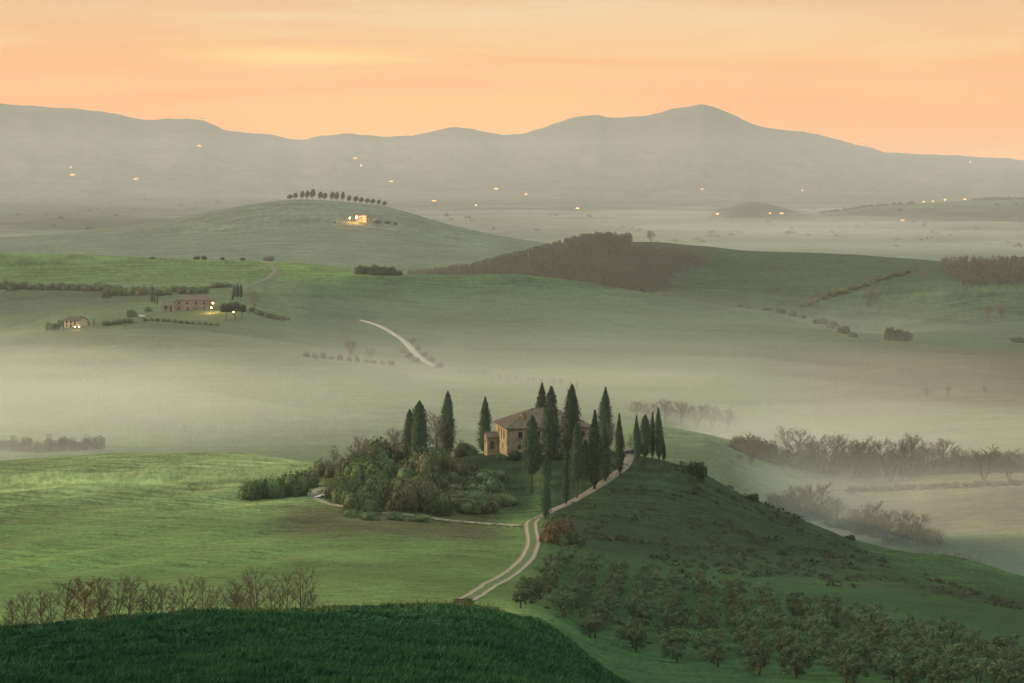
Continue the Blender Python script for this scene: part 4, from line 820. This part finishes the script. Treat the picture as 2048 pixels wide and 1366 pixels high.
def farm(u, v, W_, D_, H_, rise, rz, label, hip, wall, name='farmhouse', y0=1380, cols=4, Y=None):
    p = at(u, Y) if Y else ray(u, v, y0); t = thing(name, p, label, 'house', rz=rz)
    st = (W_-2)/cols; hol = [(1.2+k*st, 2.5+k*st, H_*.6, H_*.62+1.5) for k in range(cols)]+[(1.2+k*st, 2.4+k*st, 1.0, 2.2) for k in range(cols) if k != 1]+[(1.2+st, 2.7+st, .02, 2.3)]
    t_w, t_r = house(t, W_, D_, H_, hol, [(D_*.4, D_*.4+1.2, H_*.6, H_*.6+1.4)], rise, wall=wall, hip=hip)
    chimney(t_r, W_*.85, D_*.4, H_+.5, H_+rise+1.2, .45); return t, p
farm(352, 622, 24, 11, 7.2, 3.0, R(4), 'long stone farmhouse with lit yard lamps on the far misty slope', True, 'stonefar')
farm(326, 624, 8.5, 8, 4.2, 1.8, R(4), 'low annex adjoining the long stone farmhouse on the far slope', False, 'stonefar', 'farm_annex', cols=2)
farm(128, 656, 11, 9, 4.6, 2.2, R(-24), 'small farmhouse with orange tile roof below the long stone farmhouse', False, 'warmwall', cols=3)
lamp(ray(427, 623, 1380)+Vector((0, -2.5, 0)), 5.2, .5, 'upper bright yard lamp at the right end of the long farmhouse', 9000); lamp(ray(425, 625, 1380)+Vector((-.2, -4.5, 0)), 3.0, .45, 'lower bright yard lamp at the right end of the long farmhouse', 6000)
lamp(ray(467, 633, 1380), 2.6, .3, 'small yard lamp under the umbrella pines', 500)
lamp(ray(150, 660, 1300), 1.6, .4, 'left lamp of the pair before the small orange-roofed farmhouse', 400); lamp(ray(158, 660, 1300), 1.6, .4, 'right lamp of the pair before the small orange-roofed farmhouse', 400)
FCY = cypress_meshes(140, 14, 1.5, .03, .35, .2, 700)
for u, top, base, wd in [(304,569,606,9),(309,588,608,4),(314,590,609,4),(468,568,596,8),(475,566,596,10),(482,568,596,8),(465,586,601,5)]:
    p = ray(u, base, 1380); vb = HOR-F*p.z/p.y; plant('cypress_tree', FCY, p, 'cypress beside the long stone farmhouse on the far slope', 'cypress', 'cypresses of the far farm', s=(wd/2/F*p.y/1.5, wd/2/F*p.y/1.5, (vb-top)/F*p.y/14))
for u, top, base, wd in [(117,638,660,3),(150,640,660,2.5),(127,645,662,3),(188,636,652,3)]:
    p = ray(u, base, 1300); vb = HOR-F*p.z/p.y; plant('cypress_tree', FCY, p, 'tiny cypress beside the small orange-roofed farmhouse', 'cypress', 'cypresses of the small farmhouse', s=(wd/2/F*p.y/1.5, wd/2/F*p.y/1.5, (vb-top)/F*p.y/14))
def pine(u, top, base, wpx, lab, y0=1380):
    p = ray(u, base, y0); vb = HOR-F*p.z/p.y; H = (vb-top)/F*p.y; W2 = wpx/2/F*p.y; t = thing('umbrella_pine', p, lab, 'pine', 'umbrella pines of the far farm', random.random()*6)
    pv, pf = prism([((0, 0, -.5), (.1, 0, H*.6), .3, .2), ((.1, 0, H*.6), (W2*.4, 0, H*.8), .15, .08), ((.1, 0, H*.6), (-W2*.4, .3, H*.8), .15, .08)], 6); link('trunk', mesh_np('trunk', pv, pf, M['bark']), t)
    c = link('crown', random.choice(BD), t, (0, 0, H*.48)); c.scale = (W2, W2, H*.45)
for u, top, base, wd in [(452,606,640,30),(470,603,640,34),(484,608,638,20)]: pine(u, top, base, wd, 'umbrella pine below the right end of the long farmhouse')
for u, v, ww, hh in [(262,634,24,20),(295,623,18,12),(98,660,18,18),(110,660,20,18),(126,652,20,16),(170,650,18,14),(215,650,26,10),(235,648,26,12),(255,646,24,12),(435,575,30,12),(455,574,26,13),(415,578,14,6)]: fbush(u, v, ww, hh, BU, 'rounded tree in the garden of the far farms', 'garden trees of the far farms', 1380)
for k in range(13): fbush(290+k*12, 644+k*.6, 11, 8, BU, 'clipped olive shrub in the row below the long farmhouse', 'olive row below the far farm', 1400)
car(ray(486, 619, 1440), R(10), (.75, .75, .75), 'white car parked right of the far stone farmhouse'); car(ray(284, 634, 1400), R(5), (.8, .8, .8), 'white car parked left of the far stone farmhouse')
for u, v, ww, hh in [(520,630,26,14),(540,636,28,14),(560,640,28,12),(505,624,18,12),(575,640,12,6)]: fbush(u, v, ww, hh, BU, 'low scrub on the mound right of the far farm', 'scrub on the mound', 1380)

# hill with the row of trees and the lit hamlet
TR = bush_mesh(150, n=420, lobes=6, leaf=.22, mat='dark', flat=1.1)
for k in range(17):
    u = 578+k*12.0+random.uniform(-2.5, 2.5); Y = 3195+random.uniform(-6, 6); p = at(u, Y); h = [7,9,11,12,14,11,10,12,12,13,9,9,8,8,8,8,7][k]
    t = thing('hilltop_tree', p, 'round tree in the even row along the crest of the distant hill', 'tree', 'row of trees on the distant hill'); pv, pf = prism([((0, 0, -1), (0, 0, h*.5), .4, .3)], 5); link('trunk', mesh_np('trunk', pv, pf, M['bark']), t)
    c = link('crown', TR, t, (0, 0, h*.2)); q = random.uniform(.8, 1.25); c.scale = (3.9*q, 3.9*q, h*.66)
for u, v, W_, D_, H_, lab in [(712,443,14,9,8,'lamp-lit hamlet house on the distant hill'),(726,443,9,8,6,'pale house beside the lamp-lit hamlet house'),(738,444,8,7,4.5,'small outbuilding at the right end of the distant hamlet')]:
    farm(u, v, W_, D_, H_, 1.6, R(-8), lab, False, 'warmwall', 'hamlet_house', y0=2750, cols=2)
lamp(ray(700, 443, 2750)+Vector((0, -4, 0)), 4, .9, 'left glowing lamp of the distant hamlet', 9000); lamp(ray(714, 443, 2750)+Vector((0, -9, 0)), 5, 1.15, 'strong glowing lamp before the distant hamlet house', 30000)
for u, v, ww, hh in [(755,446,16,8),(775,447,14,7),(790,449,10,6),(668,446,8,4)]: fbush(u, v, ww, hh, BD, 'tree beside the distant hamlet', 'trees of the distant hamlet', 2750)
# farmsteads of the plain and the mountain foot, each with its lights on
LIT = mat_plain('lit_window', (.9, .6, .3), .5, emit=(1, .42, .08), es=16)
def farmstead(u, v, n, big=1.0):
    p = ray(u, v, 3600); q = p.y/F
    t = thing('lit_farmstead', p, 'far farmstead with lights burning in the hazy plain', 'house', 'lit farmsteads of the plain'); W_ = 6*q*big*(1+.4*n); H_ = 3.2*q; D_ = 4*q
    bm = bmesh.new(); box(bm, -W_/2, W_/2, 0, D_, -2*q, H_); bm_obj('wall', bm, M['warmwall'], t)
    bm = bmesh.new(); a = [bm.verts.new(c) for c in ((-W_/2-.3*q, -.4*q, H_), (W_/2+.3*q, -.4*q, H_), (W_/2+.3*q, D_+.4*q, H_), (-W_/2-.3*q, D_+.4*q, H_), (-W_/2-.3*q, D_/2, H_+1.5*q), (W_/2+.3*q, D_/2, H_+1.5*q))]
    for f in ((0,1,5,4),(2,3,4,5),(0,4,3),(1,2,5),(3,2,1,0)): bm.faces.new([a[i] for i in f])
    bm_obj('roof', bm, M['tile'], t)
    for k in range(n):
        x = -W_/2+W_*(k+.5)/n; bm = bmesh.new(); box(bm, x-.55*q*big, x+.55*q*big, -.12*q, -.01*q, .9*q, 2.0*q); bm_obj('window', bm, LIT, t)
for u, v, n, b in [(398,293,2,1),(145,351,3,1),(142,336,1,.7),(272,359,2,1.1),(710,318,2,.9),(722,332,2,.6),(783,364,3,.8),(868,403,3,1),(952,412,2,.6),(992,379,3,.9),(1052,390,1,1.4),(1155,418,3,.7),(1405,380,1,1.5),(1605,382,1,.7),(1848,405,1,1.4),(1866,404,1,1.0),(1890,401,1,1.4),(1930,400,1,1.5),(1540,428,1,1),(1563,428,2,1.1),(1805,442,2,1.1),(1435,429,3,.7),(1941,325,1,.6),(405,240,2,.6)]:
    farmstead(u, v, n, b*.72)
pts = []
for k in range(900):
    Y = random.uniform(3600, 7900); u = random.uniform(-100, 2150); line = fbm(np.array([u/90.+Y/900]), np.array([Y/170.]), 2)[0]
    if abs(line) < .07: x = (u-1024)/F*Y; pts.append((x, Y, random.uniform(4, 9)))
for k in range(150):
    u = random.uniform(1640, 2100); Y = 6150+random.uniform(-60, 60)
    if not 1830 < u < 1945: pts.append(((u-1024)/F*Y, Y, random.uniform(5, 10)))
scatter_bushes('plain_trees', 'hedgerows and copses dotted over the hazy plain', pts, 'dark', 14, .6)
HAZE_COL, HAZE_D = (.96, .97, .99), 4e-5
MC = (.99, .98, .92)
VL = ['highest faint mist', 'thinnest topmost mist', 'second layer of mist', 'third layer of mist', 'fourth layer of mist', 'fifth layer of mist', 'dense lowest mist']
MISTS = [(VL[i]+' in the valley behind the farmhouse hill', (-560, 560, 640, y1, top, amp, d, MC, -170, 60, 40, wl, .46)) for i, (top, d, amp, y1, wl) in enumerate([(-82, .00014, 6, 1900, 320), (-87, .00018, 5, 1740, 260), (-92, .00024, 5, 1620, 200), (-97, .00032, 5, 1540, 170), (-102, .0004, 4, 1470, 140), (-106, .0004, 4, 1420, 120), (-110, .0004, 3, 1390, 100)])]
MISTS += [('mist gathered among the bare trees of the right-hand valley', (40, 460, 540, 1030, -99, 4, .0024, MC))]
MISTS += [(n+' bank of mist pooled behind the left-hand field', (-560, 110, 640, y1, top, 4, d, MC, -170, 50, 40, wl, .5)) for n, top, d, y1, wl in (('thin upper', -91, .0008, 1440, 210), ('bright middle', -97, .0011, 1380, 160), ('bright lower', -103, .0014, 1320, 120))]
MISTS += [('pale mist lying over the distant plain', (-2300, 2300, 2650, 8200, -95, 6, .0003, MC)),
 ('high veil of haze filling the air over the distant plain', (-4500, 4500, 2300, 12700, 150, 10, .000028, (.95, .96, 1.0)))]  # the high veil is a second haze body, added to thicken the far air
# ------------------------------------------------------------------ air: haze over everything, mist in the valleys
def vol_mat(name, col, dens, aniso=0.0):
    m = bpy.data.materials.new(name); m.use_nodes = True; nt = m.node_tree; nt.nodes.clear()
    o = N(nt, 'ShaderNodeOutputMaterial'); v = N(nt, 'ShaderNodeVolumePrincipled'); v.inputs['Color'].default_value = (*col, 1); v.inputs['Density'].default_value = dens
    v.inputs['Anisotropy'].default_value = aniso; nt.links.new(v.outputs[0], o.inputs['Volume']); return m
bm = bmesh.new(); box(bm, -5200, 5200, -250, 12800, -175, 520)
tag(bm_obj('haze', bm, vol_mat('haze', HAZE_COL, HAZE_D)), 'thin pale haze filling the whole landscape', kind='stuff')
def mist(name, label, x0, x1, y0, y1, top, amp, dens, col, floor=-170, nx=40, ny=40, wl=160, rx=.1):
    """closed body of mist with a gently heaving top that sinks into the ground at its rim"""
    xs = np.linspace(x0, x1, nx); ys = np.linspace(y0, y1, ny); gx, gy = np.meshgrid(xs, ys)
    e = np.minimum(np.minimum(gx-x0, x1-gx)/(x1-x0), np.minimum(gy-y0, y1-gy)/(y1-y0)); rim = np.maximum(1-sstep(0, .10, e), 1-sstep(0, rx, (x1-gx)/(x1-x0)))
    zt = top+amp*2*fbm(gx/wl+top, gy/wl, 3)-rim*35
    n = nx*ny; v = np.concatenate([np.stack([gx, gy, zt], 2).reshape(-1, 3), np.stack([gx, gy, gx*0+floor], 2).reshape(-1, 3)])
    a = (np.arange(ny-1)[:, None]*nx+np.arange(nx-1)[None]).ravel()
    f = [np.stack([a, a+1, a+nx+1, a+nx], 1), np.stack([a+n, a+nx+n, a+nx+1+n, a+1+n], 1)]
    def side(i): return np.stack([i[:-1], i[:-1]+n, i[1:]+n, i[1:]], 1)
    r = np.arange(nx); cidx = np.arange(ny)*nx
    f += [side(r), side((r+(ny-1)*nx)[::-1]), side(cidx[::-1]), side(cidx+nx-1)]
    o = link(name, mesh_np(name, v, np.concatenate(f), vol_mat(name, col, dens), True)); tag(o, label, kind='stuff')
for lab, args in MISTS: mist('mist_haze', lab, *args)
